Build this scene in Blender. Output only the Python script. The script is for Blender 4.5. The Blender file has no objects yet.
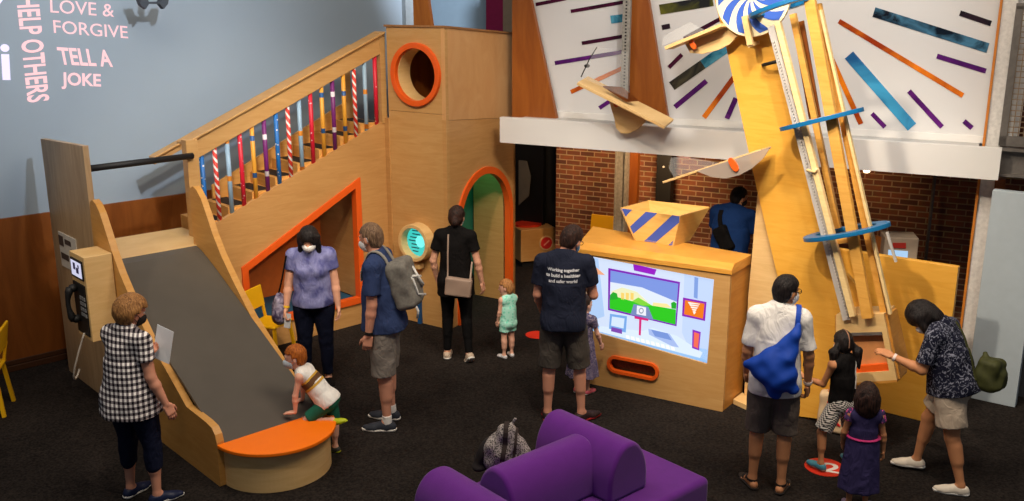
import bpy, bmesh, math, random
import numpy as np
from mathutils import Vector, Matrix
from mathutils.bvhtree import BVHTree
random.seed(7)
SC = bpy.context.scene
COL = SC.collection
PI = math.pi

# ------------------------------------------------------------------ camera frame (metres, z up, floor z = 0)
F = 960.0; TH = math.radians(14.6); CH = 3.65
_c, _s = math.cos(TH), math.sin(TH)
RX = np.array([1, 0, 0.]); UP = np.array([0, _s, _c]); FW = np.array([0, _c, -_s]); CO = np.array([0, 0, CH])
def ray(u, v): return RX * (u - 512) / F + UP * (250.5 - v) / F + FW
def fl(u, v, z=0.0):
    d = ray(u, v); return CO + d * ((z - CH) / d[2])
def onplane(u, v, p, n):
    d = ray(u, v); n = np.array(n, float); return CO + d * (np.dot(np.array(p) - CO, n) / np.dot(d, n))
def proj(p):
    p = np.array(p, float) - CO; x, y, z = p @ RX, p @ UP, p @ FW
    return (round(512 + F * x / z), round(250.5 - F * y / z))
def V3(*a): return np.array(a, float)
def unit(v): v = np.array(v, float); return v / np.linalg.norm(v)
class VPlane:
    """a vertical plane through p with horizontal direction ang (degrees); e along, n towards the camera side"""
    def __init__(s, p, ang):
        a = math.radians(ang); s.p = np.array([p[0], p[1], 0.]); s.e = np.array([math.cos(a), math.sin(a), 0]); s.n = np.array([s.e[1], -s.e[0], 0])
    def px(s, u, v, off=0.0): return onplane(u, v, s.p + s.n * off, s.n)
    def at(s, x, z, off=0.0): return s.p + s.e * x + s.n * off + np.array([0, 0, z])
    def loc(s, P): q = np.array(P) - s.p; return (q @ s.e, q[2])

# ------------------------------------------------------------------ materials
def lin(c):
    o = []
    for x in c:
        x = x / 255.0
        o.append(x / 12.92 if x <= 0.04045 else ((x + 0.055) / 1.055) ** 2.4)
    return (o[0], o[1], o[2], 1.0)
MATS = {}
def _new(name):
    m = bpy.data.materials.new(name); m.use_nodes = True
    nt = m.node_tree; b = nt.nodes.get('Principled BSDF')
    return m, nt, b
def wrinkle(nt, b, tc, st=.55):
    """soft cloth creases"""
    N = nt.nodes.new; L = nt.links.new; mp = N('ShaderNodeMapping'); mp.inputs['Scale'].default_value = (1, 1, .55)
    L(tc.outputs['Object'], mp.inputs['Vector']); n = N('ShaderNodeTexNoise'); n.inputs['Scale'].default_value = 11; n.inputs['Detail'].default_value = 2.5; n.inputs['Distortion'].default_value = 1.6
    L(mp.outputs['Vector'], n.inputs['Vector']); bp = N('ShaderNodeBump'); bp.inputs['Strength'].default_value = st; bp.inputs['Distance'].default_value = .035
    L(n.outputs['Fac'], bp.inputs['Height']); L(bp.outputs['Normal'], b.inputs['Normal'])
def mat(name, rgb, rough=0.55, metal=0.0, var=0.08, scale=12.0, bump=0.0, bscale=60.0, spec=0.4, sheen=0.0, emit=None, es=1.0, alpha=1.0, trans=0.0):
    if name in MATS: return MATS[name]
    m, nt, b = _new(name); N = nt.nodes.new; L = nt.links.new
    b.inputs['Roughness'].default_value = rough; b.inputs['Metallic'].default_value = metal
    b.inputs['Specular IOR Level'].default_value = spec
    c = lin(rgb)
    tc = N('ShaderNodeTexCoord')
    if var > 0:
        no = N('ShaderNodeTexNoise'); no.inputs['Scale'].default_value = scale; no.inputs['Detail'].default_value = 4
        L(tc.outputs['Object'], no.inputs['Vector'])
        r = N('ShaderNodeValToRGB')
        r.color_ramp.elements[0].position = 0.3; r.color_ramp.elements[1].position = 0.7
        r.color_ramp.elements[0].color = tuple(x * (1 - var) for x in c[:3]) + (1,)
        r.color_ramp.elements[1].color = tuple(min(1, x * (1 + var)) for x in c[:3]) + (1,)
        L(no.outputs['Fac'], r.inputs['Fac']); L(r.outputs['Color'], b.inputs['Base Color'])
    else:
        b.inputs['Base Color'].default_value = c
    if spec == .1: wrinkle(nt, b, tc)
    if bump > 0:
        n2 = N('ShaderNodeTexNoise'); n2.inputs['Scale'].default_value = bscale; n2.inputs['Detail'].default_value = 3
        L(tc.outputs['Object'], n2.inputs['Vector'])
        bp = N('ShaderNodeBump'); bp.inputs['Strength'].default_value = bump; bp.inputs['Distance'].default_value = 0.01
        L(n2.outputs['Fac'], bp.inputs['Height']); L(bp.outputs['Normal'], b.inputs['Normal'])
    if sheen: b.inputs['Sheen Weight'].default_value = sheen
    if emit is not None:
        b.inputs['Emission Color'].default_value = lin(emit); b.inputs['Emission Strength'].default_value = es
    if alpha < 1: b.inputs['Alpha'].default_value = alpha
    if trans: b.inputs['Transmission Weight'].default_value = trans
    MATS[name] = m; return m
def wood(name, light, dark, sc=(1.2, 1.2, 9.0), rough=0.42, spec=0.4, contrast=0.6, wave=2.0):
    if name in MATS: return MATS[name]
    m, nt, b = _new(name); N = nt.nodes.new; L = nt.links.new
    tc = N('ShaderNodeTexCoord'); mp = N('ShaderNodeMapping'); mp.inputs['Scale'].default_value = sc
    L(tc.outputs['Object'], mp.inputs['Vector'])
    n1 = N('ShaderNodeTexNoise'); n1.inputs['Scale'].default_value = wave; n1.inputs['Detail'].default_value = 7; n1.inputs['Roughness'].default_value = .62
    n1.inputs['Distortion'].default_value = 1.2
    L(mp.outputs['Vector'], n1.inputs['Vector'])
    r = N('ShaderNodeValToRGB'); w = 0.5 * (1 - contrast)
    r.color_ramp.elements[0].position = 0.28; r.color_ramp.elements[1].position = 0.72
    r.color_ramp.elements[0].color = lin(dark); r.color_ramp.elements[1].color = lin(light)
    L(n1.outputs['Fac'], r.inputs['Fac']); L(r.outputs['Color'], b.inputs['Base Color'])
    b.inputs['Roughness'].default_value = rough; b.inputs['Specular IOR Level'].default_value = spec
    MATS[name] = m; return m
def glow(name, rgb, st=1.0):
    if name in MATS: return MATS[name]
    m, nt, b = _new(name)
    b.inputs['Base Color'].default_value = lin(tuple(x * .3 for x in rgb)); b.inputs['Emission Color'].default_value = lin(rgb); b.inputs['Emission Strength'].default_value = st
    MATS[name] = m; return m
def clear(name, tint=(235, 235, 232), a=0.22):
    """clear acrylic: mostly see-through, faint glossy skin"""
    if name in MATS: return MATS[name]
    m, nt, b = _new(name); N = nt.nodes.new; L = nt.links.new
    out = nt.nodes.get('Material Output'); t = N('ShaderNodeBsdfTransparent'); mx = N('ShaderNodeMixShader')
    b.inputs['Base Color'].default_value = lin(tint); b.inputs['Roughness'].default_value = 0.12
    mx.inputs['Fac'].default_value = a
    L(t.outputs[0], mx.inputs[1]); L(b.outputs[0], mx.inputs[2]); L(mx.outputs[0], out.inputs['Surface'])
    MATS[name] = m; return m
def pattern(name, kind, c1, c2, size=0.03, rough=0.8, c3=None):
    """printed cloth: gingham / check / floral / tiedye / dots / tweed in object space"""
    if name in MATS: return MATS[name]
    m, nt, b = _new(name); N = nt.nodes.new; L = nt.links.new
    b.inputs['Roughness'].default_value = rough; b.inputs['Specular IOR Level'].default_value = .15
    tc = N('ShaderNodeTexCoord'); O = tc.outputs['Object']; wrinkle(nt, b, tc, .45)
    r = N('ShaderNodeValToRGB')
    def math_(op, a, bb=None):
        n = N('ShaderNodeMath'); n.operation = op
        for i, x in enumerate((a, bb)):
            if x is None: continue
            if isinstance(x, (int, float)): n.inputs[i].default_value = x
            else: L(x, n.inputs[i])
        return n.outputs[0]
    if kind in ('gingham', 'check'):
        sp = N('ShaderNodeSeparateXYZ'); L(O, sp.inputs[0])
        hx = math_('ADD', sp.outputs['X'], math_('MULTIPLY', sp.outputs['Y'], 0.8))
        def band(x): return math_('GREATER_THAN', math_('FRACT', math_('MULTIPLY', x, 1.0 / size)), 0.5)
        bx = band(math_('ADD', hx, 10.0)); bz = band(math_('ADD', sp.outputs['Z'], 10.0))
        if kind == 'gingham': f = math_('MULTIPLY', math_('ADD', bx, bz), 0.5)
        else: f = math_('ABSOLUTE', math_('SUBTRACT', bx, bz))
        r.color_ramp.elements[0].color = lin(c1); r.color_ramp.elements[1].color = lin(c2)
        if kind == 'gingham':
            e = r.color_ramp.elements.new(0.5); e.color = lin(c3 or tuple((x + y) / 2 for x, y in zip(c1, c2)))
        L(f, r.inputs['Fac'])
    else:
        if kind == 'floral':
            t = N('ShaderNodeTexNoise'); t.inputs['Scale'].default_value = 1 / size; t.inputs['Detail'].default_value = 2; t.inputs['Distortion'].default_value = 3; o = t.outputs['Fac']; lo, hi = .53, .62
        elif kind == 'tiedye':
            t = N('ShaderNodeTexNoise'); t.inputs['Scale'].default_value = 1 / size; t.inputs['Detail'].default_value = 5; t.inputs['Distortion'].default_value = 1; o = t.outputs['Fac']; lo, hi = .36, .66
        elif kind == 'dots':
            t = N('ShaderNodeTexVoronoi'); t.inputs['Scale'].default_value = 1 / size; o = t.outputs['Distance']; lo, hi = .34, .4
        else:
            t = N('ShaderNodeTexVoronoi'); t.inputs['Scale'].default_value = 1 / size; o = t.outputs['Distance']; lo, hi = .3, .55
        L(O, t.inputs['Vector']); L(o, r.inputs['Fac'])
        r.color_ramp.elements[0].position = lo; r.color_ramp.elements[1].position = hi
        r.color_ramp.elements[0].color = lin(c1); r.color_ramp.elements[1].color = lin(c2)
        if c3:
            e = r.color_ramp.elements.new((lo + hi) / 2); e.color = lin(c3)
    L(r.outputs['Color'], b.inputs['Base Color'])
    MATS[name] = m; return m

# ------------------------------------------------------------------ object helpers
def tag(o, label=None, cat=None, group=None, kind=None):
    if label: o['label'] = label
    if cat: o['category'] = cat
    if group: o['group'] = group
    if kind: o['kind'] = kind
    return o
def empty(name, loc, label=None, cat=None, group=None, rz=0.0, kind=None):
    o = bpy.data.objects.new(name, None); COL.objects.link(o); o.location = tuple(loc); o.rotation_euler = (0, 0, rz); o.empty_display_size = .1
    return tag(o, label, cat, group, kind)
def worldmat(o):
    M = Matrix.Translation(o.location) @ o.rotation_euler.to_matrix().to_4x4()
    return worldmat(o.parent) @ M if o.parent else M
class MB:
    """collects shapes (world coordinates) into ONE mesh"""
    def __init__(s): s.v = []; s.f = []; s.mi = []; s.sm = []; s.mats = []
    def _m(s, m):
        if m is None: return 0
        if m not in s.mats: s.mats.append(m)
        return s.mats.index(m)
    def add(s, vs, fs, m=None, smooth=False):
        b = len(s.v); k = s._m(m); s.v += [tuple(map(float, p)) for p in vs]
        for f in fs: s.f.append([b + i for i in f]); s.mi.append(k); s.sm.append(smooth)
        return s
    def box(s, c, size, ex=(1, 0, 0), ey=(0, 1, 0), ez=(0, 0, 1), m=None):
        c = np.array(c, float); ex, ey, ez = [np.array(e, float) * (d / 2) for e, d in zip((ex, ey, ez), size)]
        vs = [c + a * ex + b * ey + d * ez for d in (-1, 1) for a, b in ((-1, -1), (1, -1), (1, 1), (-1, 1))]
        return s.add(vs, [(3, 2, 1, 0), (4, 5, 6, 7), (0, 1, 5, 4), (1, 2, 6, 5), (2, 3, 7, 6), (3, 0, 4, 7)], m)
    def bar(s, p, q, w, d, side=None, m=None):
        p = np.array(p, float); q = np.array(q, float); a = unit(q - p)
        sd = np.array(side if side is not None else ((0, 0, 1) if abs(a[2]) < .9 else (1, 0, 0)), float)
        sd = unit(sd - a * (sd @ a)); o = np.cross(a, sd)
        return s.box((p + q) / 2, (w, d, np.linalg.norm(q - p)), sd, o, a, m)
    def prism(s, pts, vec, m=None, cap=True, smooth=False):
        pts = [np.array(p, float) for p in pts]; vec = np.array(vec, float); n = len(pts)
        fs = [(i, (i + 1) % n, n + (i + 1) % n, n + i) for i in range(n)]
        s.add(pts + [p + vec for p in pts], [], m); b = len(s.v) - 2 * n; k = s._m(m)
        for f in fs: s.f.append([b + i for i in f]); s.mi.append(k); s.sm.append(smooth)
        if cap:
            s.f.append([b + i for i in range(n)][::-1]); s.mi.append(k); s.sm.append(False)
            s.f.append([b + n + i for i in range(n)]); s.mi.append(k); s.sm.append(False)
        return s
    def tube(s, pts, r, seg=10, m=None, closed=False):
        pts = [np.array(p, float) for p in pts]; n = len(pts); rr = r if hasattr(r, '__len__') else [r] * n
        vs = []; up = None
        for i, p in enumerate(pts):
            a = pts[(i + 1) % n] if (closed or i < n - 1) else pts[i]; b = pts[i - 1] if (closed or i > 0) else pts[i]
            t = unit(a - b)
            if up is None: up = V3(0, 0, 1) if abs(t[2]) < .9 else V3(1, 0, 0)
            x = unit(up - t * (up @ t)); y = np.cross(t, x); up = x
            vs += [p + rr[i] * (math.cos(k * 2 * PI / seg) * x + math.sin(k * 2 * PI / seg) * y) for k in range(seg)]
        fs = []
        for i in range(n if closed else n - 1):
            j = (i + 1) % n
            fs += [(i * seg + k, i * seg + (k + 1) % seg, j * seg + (k + 1) % seg, j * seg + k) for k in range(seg)]
        s.add(vs, fs, m, True)
        if not closed:
            b = len(s.v) - len(vs); k0 = s._m(m)
            s.f.append([b + k for k in range(seg)][::-1]); s.mi.append(k0); s.sm.append(False)
            s.f.append([b + (n - 1) * seg + k for k in range(seg)]); s.mi.append(k0); s.sm.append(False)
        return s
    def ribbon(s, pts, nrm, w, t, m=None):
        """a flat strap along pts; nrm = outward normal per point"""
        pts = [np.array(p, float) for p in pts]; n = len(pts); vs = []
        for i, p in enumerate(pts):
            a = pts[min(i + 1, n - 1)]; b = pts[max(i - 1, 0)]; tt = unit(a - b); o = np.array(nrm[i], float); o = unit(o - tt * (o @ tt)); sd = np.cross(tt, o)
            vs += [p - sd * w / 2, p + sd * w / 2, p + sd * w / 2 + o * t, p - sd * w / 2 + o * t]
        fs = []
        for i in range(n - 1):
            for k in range(4): fs.append((i * 4 + k, i * 4 + (k + 1) % 4, i * 4 + 4 + (k + 1) % 4, i * 4 + 4 + k))
        fs += [(3, 2, 1, 0), tuple((n - 1) * 4 + k for k in range(4))]
        return s.add(vs, fs, m, False)
    def ring(s, c, ex, ez, r0, r1, depth, seg=64, m=None, a0=0, a1=2 * PI, ry0=None, ry1=None):
        """flat ring or arc, extruded both ways along its normal by depth/2"""
        c = np.array(c, float); ex = np.array(ex, float); ez = np.array(ez, float); n = np.cross(ex, ez); full = abs(a1 - a0 - 2 * PI) < 1e-6
        ry0 = ry0 or r0; ry1 = ry1 or r1
        k = seg if full else seg + 1; vs = []
        for i in range(k):
            a = a0 + (a1 - a0) * i / seg; cs, sn = math.cos(a), math.sin(a)
            for (rx, ry), d in (((r0, ry0), -1), ((r1, ry1), -1), ((r1, ry1), 1), ((r0, ry0), 1)):
                vs.append(c + ex * rx * cs + ez * ry * sn + n * d * depth / 2)
        fs = []
        for i in range(seg):
            j = (i + 1) % k
            for q in range(4): fs.append((i * 4 + q, i * 4 + (q + 1) % 4, j * 4 + (q + 1) % 4, j * 4 + q))
        if not full: fs += [(0, 1, 2, 3), tuple((k - 1) * 4 + q for q in (3, 2, 1, 0))]
        return s.add(vs, fs, m)
    def disc(s, c, ex, ez, r, depth, seg=48, m=None, ry=None):
        c = np.array(c, float); ex = np.array(ex, float); ez = np.array(ez, float); n = np.cross(ex, ez); ry = ry or r
        return s.prism([c - n * depth / 2 + ex * r * math.cos(2 * PI * i / seg) + ez * ry * math.sin(2 * PI * i / seg) for i in range(seg)], n * depth, m)
    def build(s, name, m=None, parent=None, bevel=0.0, loc=None, seg=2):
        """link as one object; with a parent the vertices are put in the parent's frame; without, the origin goes to the base"""
        me = bpy.data.meshes.new(name)
        if parent is not None: M = worldmat(parent).inverted()
        else:
            if loc is None:
                A = np.array(s.v); lo, hi = A.min(0), A.max(0); loc = ((lo[0] + hi[0]) / 2, (lo[1] + hi[1]) / 2, lo[2])
            M = Matrix.Translation(Vector(loc)).inverted()
        vs = [M @ Vector(p) for p in s.v]
        me.from_pydata(vs, [], s.f); me.update()
        for mm in (s.mats if s.mats else [m]): me.materials.append(mm if mm else m)
        me.polygons.foreach_set('material_index', s.mi); me.polygons.foreach_set('use_smooth', s.sm)
        bm = bmesh.new(); bm.from_mesh(me); bmesh.ops.recalc_face_normals(bm, faces=bm.faces); bm.to_mesh(me); bm.free()
        o = bpy.data.objects.new(name, me); COL.objects.link(o)
        if parent is not None: o.parent = parent
        else: o.location = loc
        if bevel:
            b = o.modifiers.new('edge', 'BEVEL'); b.width = bevel; b.segments = seg; b.limit_method = 'ANGLE'; b.angle_limit = math.radians(40)
        return o
def fill2d(outer, holes, thick):
    """a plate with holes in its own xy plane: returns verts, faces"""
    cu = bpy.data.curves.new('plate', 'CURVE'); cu.dimensions = '2D'; cu.fill_mode = 'BOTH'; cu.extrude = thick / 2
    for loop in [outer] + list(holes):
        sp = cu.splines.new('POLY'); sp.points.add(len(loop) - 1)
        for i, p in enumerate(loop): sp.points[i].co = (p[0], p[1], 0, 1)
        sp.use_cyclic_u = True
    o = bpy.data.objects.new('plate', cu); COL.objects.link(o)
    dg = bpy.context.evaluated_depsgraph_get(); me = o.evaluated_get(dg).to_mesh()
    vs = [tuple(v.co) for v in me.vertices]; fs = [tuple(p.vertices) for p in me.polygons]
    o.evaluated_get(dg).to_mesh_clear(); bpy.data.objects.remove(o); bpy.data.curves.remove(cu)
    return vs, fs
def plate(mb, outer, holes, thick, org, ex, ez, m=None):
    """plate standing in the plane (ex, ez) through org; thickness goes inwards (away from normal ex x ez ... centred)"""
    vs, fs = fill2d(outer, holes, thick); org = np.array(org, float); ex = np.array(ex, float); ez = np.array(ez, float); n = np.cross(ex, ez)
    return mb.add([org + ex * x + ez * y + n * z for x, y, z in vs], fs, m)
def circ(cx, cy, r, n=48, ry=None): return [(cx + r * math.cos(2 * PI * i / n), cy + (ry or r) * math.sin(2 * PI * i / n)) for i in range(n)]
def text_mesh(body, bold=0.0, spacing=1.0, align='LEFT', line=1.0):
    cu = bpy.data.curves.new('letters', 'FONT'); cu.body = body; cu.offset = bold; cu.space_character = spacing; cu.align_x = align; cu.space_line = line
    cu.resolution_u = 4
    o = bpy.data.objects.new('letters', cu); COL.objects.link(o)
    dg = bpy.context.evaluated_depsgraph_get(); me = o.evaluated_get(dg).to_mesh()
    vs = np.array([tuple(v.co) for v in me.vertices]); fs = [tuple(p.vertices) for p in me.polygons]
    o.evaluated_get(dg).to_mesh_clear(); bpy.data.objects.remove(o); bpy.data.curves.remove(cu)
    return vs, fs
def letters(mb, body, bl, br, tl, m, bold=0.0, lift=None, spacing=1.0):
    """lettering stretched over the patch with corners bottom-left, bottom-right, top-left"""
    vs, fs = text_mesh(body, bold, spacing); lo = vs.min(0); hi = vs.max(0)
    bl, br, tl = [np.array(p, float) for p in (bl, br, tl)]; n = unit(np.cross(br - bl, tl - bl)); lift = .006 if lift is None else lift
    q = [bl + (br - bl) * ((x - lo[0]) / (hi[0] - lo[0])) + (tl - bl) * ((y - lo[1]) / (hi[1] - lo[1])) for x, y, z in vs]
    k = len(q)
    # give the letters a real thickness
    mb.add([p + n * lift for p in q] + [p + n * (lift * .2) for p in q], fs + [tuple(i + k for i in f[::-1]) for f in fs], m)
    return mb
def lookdir(o, d): o.rotation_euler = Vector(d).to_track_quat('-Z', 'Y').to_euler()
# ------------------------------------------------------------------ figures: signed distance fields -> one continuous surface
def Rx(a): a = math.radians(a); c, s = math.cos(a), math.sin(a); return np.array([[1, 0, 0], [0, c, -s], [0, s, c]])
def Ry(a): a = math.radians(a); c, s = math.cos(a), math.sin(a); return np.array([[c, 0, s], [0, 1, 0], [-s, 0, c]])
def Rz(a): a = math.radians(a); c, s = math.cos(a), math.sin(a); return np.array([[c, -s, 0], [s, c, 0], [0, 0, 1]])
class Prim:
    def __init__(s, kind, k=.02, clips=(), **a): s.kind = kind; s.k = k; s.clips = list(clips); s.a = a
    def grow(s, d, k=None, clips=()):
        b = dict(s.a)
        if s.kind == 'cone': b['r1'] += d; b['r2'] += d
        elif s.kind == 'ell': b['r'] = np.array(b['r']) + d
        elif s.kind == 'tube': b['r1'] = np.array(b['r1']) + d; b['r2'] = np.array(b['r2']) + d
        return Prim(s.kind, s.k if k is None else k, s.clips + list(clips), **b)
    def bounds(s):
        a = s.a
        if s.kind == 'cone':
            p = np.array([a['p'], a['q']]); r = max(a['r1'], a['r2']); return p.min(0) - r, p.max(0) + r
        if s.kind == 'ell':
            r = max(a['r']); return np.array(a['c']) - r, np.array(a['c']) + r
        if s.kind == 'tube':
            p = np.array([a['p'], a['q']]); r = max(max(a['r1']), max(a['r2'])); return p.min(0) - r, p.max(0) + r
        if s.kind == 'box':
            r = np.linalg.norm(a['h']) + a.get('rd', 0); return np.array(a['c']) - r, np.array(a['c']) + r
    def ev(s, P):
        a = s.a
        if s.kind == 'cone':
            p, q = np.array(a['p'], np.float32), np.array(a['q'], np.float32); ba = q - p; pa = P - p
            t = np.clip(pa @ ba / max(float(ba @ ba), 1e-9), 0, 1)
            d = np.sqrt(((pa - t[..., None] * ba) ** 2).sum(-1)) - (a['r1'] + (a['r2'] - a['r1']) * t)
        elif s.kind == 'ell':
            q = (P - np.array(a['c'], np.float32)) @ np.array(a.get('R', np.eye(3)), np.float32); r = np.array(a['r'], np.float32)
            k0 = np.sqrt(((q / r) ** 2).sum(-1)); k1 = np.sqrt(((q / (r * r)) ** 2).sum(-1)) + 1e-6
            d = k0 * (k0 - 1) / k1
        elif s.kind == 'tube':
            p, q = np.array(a['p'], float), np.array(a['q'], float); R = np.array(a['R'], np.float32); ln = np.linalg.norm(q - p); ax = (q - p) / ln
            pa = P - p.astype(np.float32); h = pa @ ax.astype(np.float32); t = np.clip(h / ln, 0, 1)
            x = pa @ R[:, 0]; y = (pa - h[..., None] * ax.astype(np.float32)) @ R[:, 1]
            rx = a['r1'][0] + (a['r2'][0] - a['r1'][0]) * t; ry = a['r1'][1] + (a['r2'][1] - a['r1'][1]) * t
            if a.get('pleat'):
                n, am = a['pleat']; th = np.arctan2(y / ry, x / rx); w = 1 + am * t * np.sin(n * th + a.get('ph', 0)); rx = rx * w; ry = ry * w
            d = (np.sqrt((x / rx) ** 2 + (y / ry) ** 2) - 1) * np.minimum(rx, ry)
            d = np.maximum(d, np.maximum(-h, h - ln))
        elif s.kind == 'box':
            R = np.array(a.get('R', np.eye(3)), np.float32); q = np.abs((P - np.array(a['c'], np.float32)) @ R) - np.array(a['h'], np.float32)
            d = np.sqrt((np.maximum(q, 0) ** 2).sum(-1)) + np.minimum(q.max(-1), 0) - a.get('rd', 0)
        for cp, cn in s.clips: d = np.maximum(d, (P - np.array(cp, np.float32)) @ np.array(unit(cn), np.float32))
        return d
def nets(vol, org, vx):
    ins = vol < 0
    c = ins[:-1, :-1, :-1].astype(np.int8)
    offs = [(i, j, k) for i in (0, 1) for j in (0, 1) for k in (0, 1)]
    S = [s - 1 for s in vol.shape]
    tot = np.zeros(S, np.int8)
    for i, j, k in offs: tot += ins[i:i + S[0], j:j + S[1], k:k + S[2]]
    act = np.argwhere((tot > 0) & (tot < 8)); n = len(act)
    idx = np.full(S, -1, np.int64); idx[act[:, 0], act[:, 1], act[:, 2]] = np.arange(n)
    val = {o: vol[act[:, 0] + o[0], act[:, 1] + o[1], act[:, 2] + o[2]] for o in offs}
    acc = np.zeros((n, 3)); cnt = np.zeros(n)
    for o in offs:
        for ax in range(3):
            if o[ax] == 0:
                o2 = list(o); o2[ax] = 1; o2 = tuple(o2); a, b = val[o], val[o2]
                m = (a < 0) != (b < 0); t = np.where(m, a / np.where(m, a - b, 1), 0)
                pt = np.tile(np.array(o, float), (n, 1)); pt[:, ax] += t
                acc[m] += pt[m]; cnt[m] += 1
    V = (act + acc / cnt[:, None]) * vx + org
    faces = []
    for ax in range(3):
        sl0 = [slice(None)] * 3; sl1 = [slice(None)] * 3; sl0[ax] = slice(0, -1); sl1[ax] = slice(1, None)
        a = ins[tuple(sl0)]; b = ins[tuple(sl1)]
        u, w = (ax + 1) % 3, (ax + 2) % 3
        E = np.argwhere(a != b); E = E[(E[:, u] > 0) & (E[:, w] > 0) & (E[:, u] < S[u]) & (E[:, w] < S[w])]
        if not len(E): continue
        du = np.zeros(3, int); du[u] = 1; dw = np.zeros(3, int); dw[w] = 1
        g = lambda q: idx[q[:, 0], q[:, 1], q[:, 2]]
        quad = np.stack([g(E - du - dw), g(E - dw), g(E), g(E - du)], 1)
        fl_ = ~a[E[:, 0], E[:, 1], E[:, 2]]
        quad[fl_] = quad[fl_][:, ::-1]
        faces.append(quad)
    return V, np.concatenate(faces)
def solid(prims, vx=.007, cuts=(), subs=(), wob=0.0, wf=18.0, seed=0):
    lo = np.min([p.bounds()[0] for p in prims], 0) - 4 * vx - .01; hi = np.max([p.bounds()[1] for p in prims], 0) + 4 * vx + .01
    n = np.ceil((hi - lo) / vx).astype(int) + 1
    vol = np.full(n, 1.0, np.float32)
    ax = [(lo[i] + np.arange(n[i]) * vx).astype(np.float32) for i in range(3)]
    def block(b0, b1, pad):
        i0 = np.maximum(np.floor((b0 - pad - lo) / vx).astype(int), 0); i1 = np.minimum(np.ceil((b1 + pad - lo) / vx).astype(int) + 1, n)
        sl = tuple(slice(a, b) for a, b in zip(i0, i1))
        P = np.stack(np.meshgrid(*[ax[i][sl[i]] for i in range(3)], indexing='ij'), -1)
        return sl, P
    for p in prims:
        b0, b1 = p.bounds(); sl, P = block(b0, b1, max(p.k, 3 * vx) + vx)
        d = p.ev(P).astype(np.float32); v = vol[sl]; k = max(p.k, 1e-4)
        h = np.clip(.5 + .5 * (v - d) / k, 0, 1); vol[sl] = v + (d - v) * h - k * h * (1 - h)
    for p in subs:
        b0, b1 = p.bounds(); sl, P = block(b0, b1, max(p.k, 3 * vx) + vx)
        vol[sl] = np.maximum(vol[sl], -p.ev(P).astype(np.float32))
    if wob or cuts:
        P = np.stack(np.meshgrid(*ax, indexing='ij'), -1)
        if wob:
            x, y, z = P[..., 0], P[..., 1], P[..., 2]; q = seed * 1.7
            vol = vol + wob * (np.sin(wf * (x * .9 + z * 1.3) + q) * np.sin(wf * (y * 1.1 - z * .5) + 2 * q) + .6 * np.sin(wf * 1.9 * (z * .8 - x * .7 + y * .4) + q * 3)).astype(np.float32)
        for cp, cn in cuts: vol = np.maximum(vol, (P - np.array(cp, np.float32)) @ np.array(unit(cn), np.float32))
    vol[0] = vol[-1] = 1; vol[:, 0] = vol[:, -1] = 1; vol[:, :, 0] = vol[:, :, -1] = 1
    return nets(vol, lo, vx)
def mesh_obj(name, V, Fq, m, parent=None, loc=None, rz=0.0):
    me = bpy.data.meshes.new(name); me.from_pydata(V.tolist(), [], Fq.tolist()); me.update(); me.materials.append(m)
    me.polygons.foreach_set('use_smooth', [True] * len(me.polygons))
    o = bpy.data.objects.new(name, me); COL.objects.link(o)
    if parent is not None: o.parent = parent
    if loc is not None: o.location = tuple(loc)
    o.rotation_euler = (0, 0, rz)
    return o
def cone(p, q, r1, r2, k=.02, clips=()): return Prim('cone', k, clips, p=np.array(p, float), q=np.array(q, float), r1=r1, r2=r2)
def ell(c, r, R=None, k=.02, clips=()): return Prim('ell', k, clips, c=np.array(c, float), r=np.array(r, float), R=np.eye(3) if R is None else R)

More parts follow.
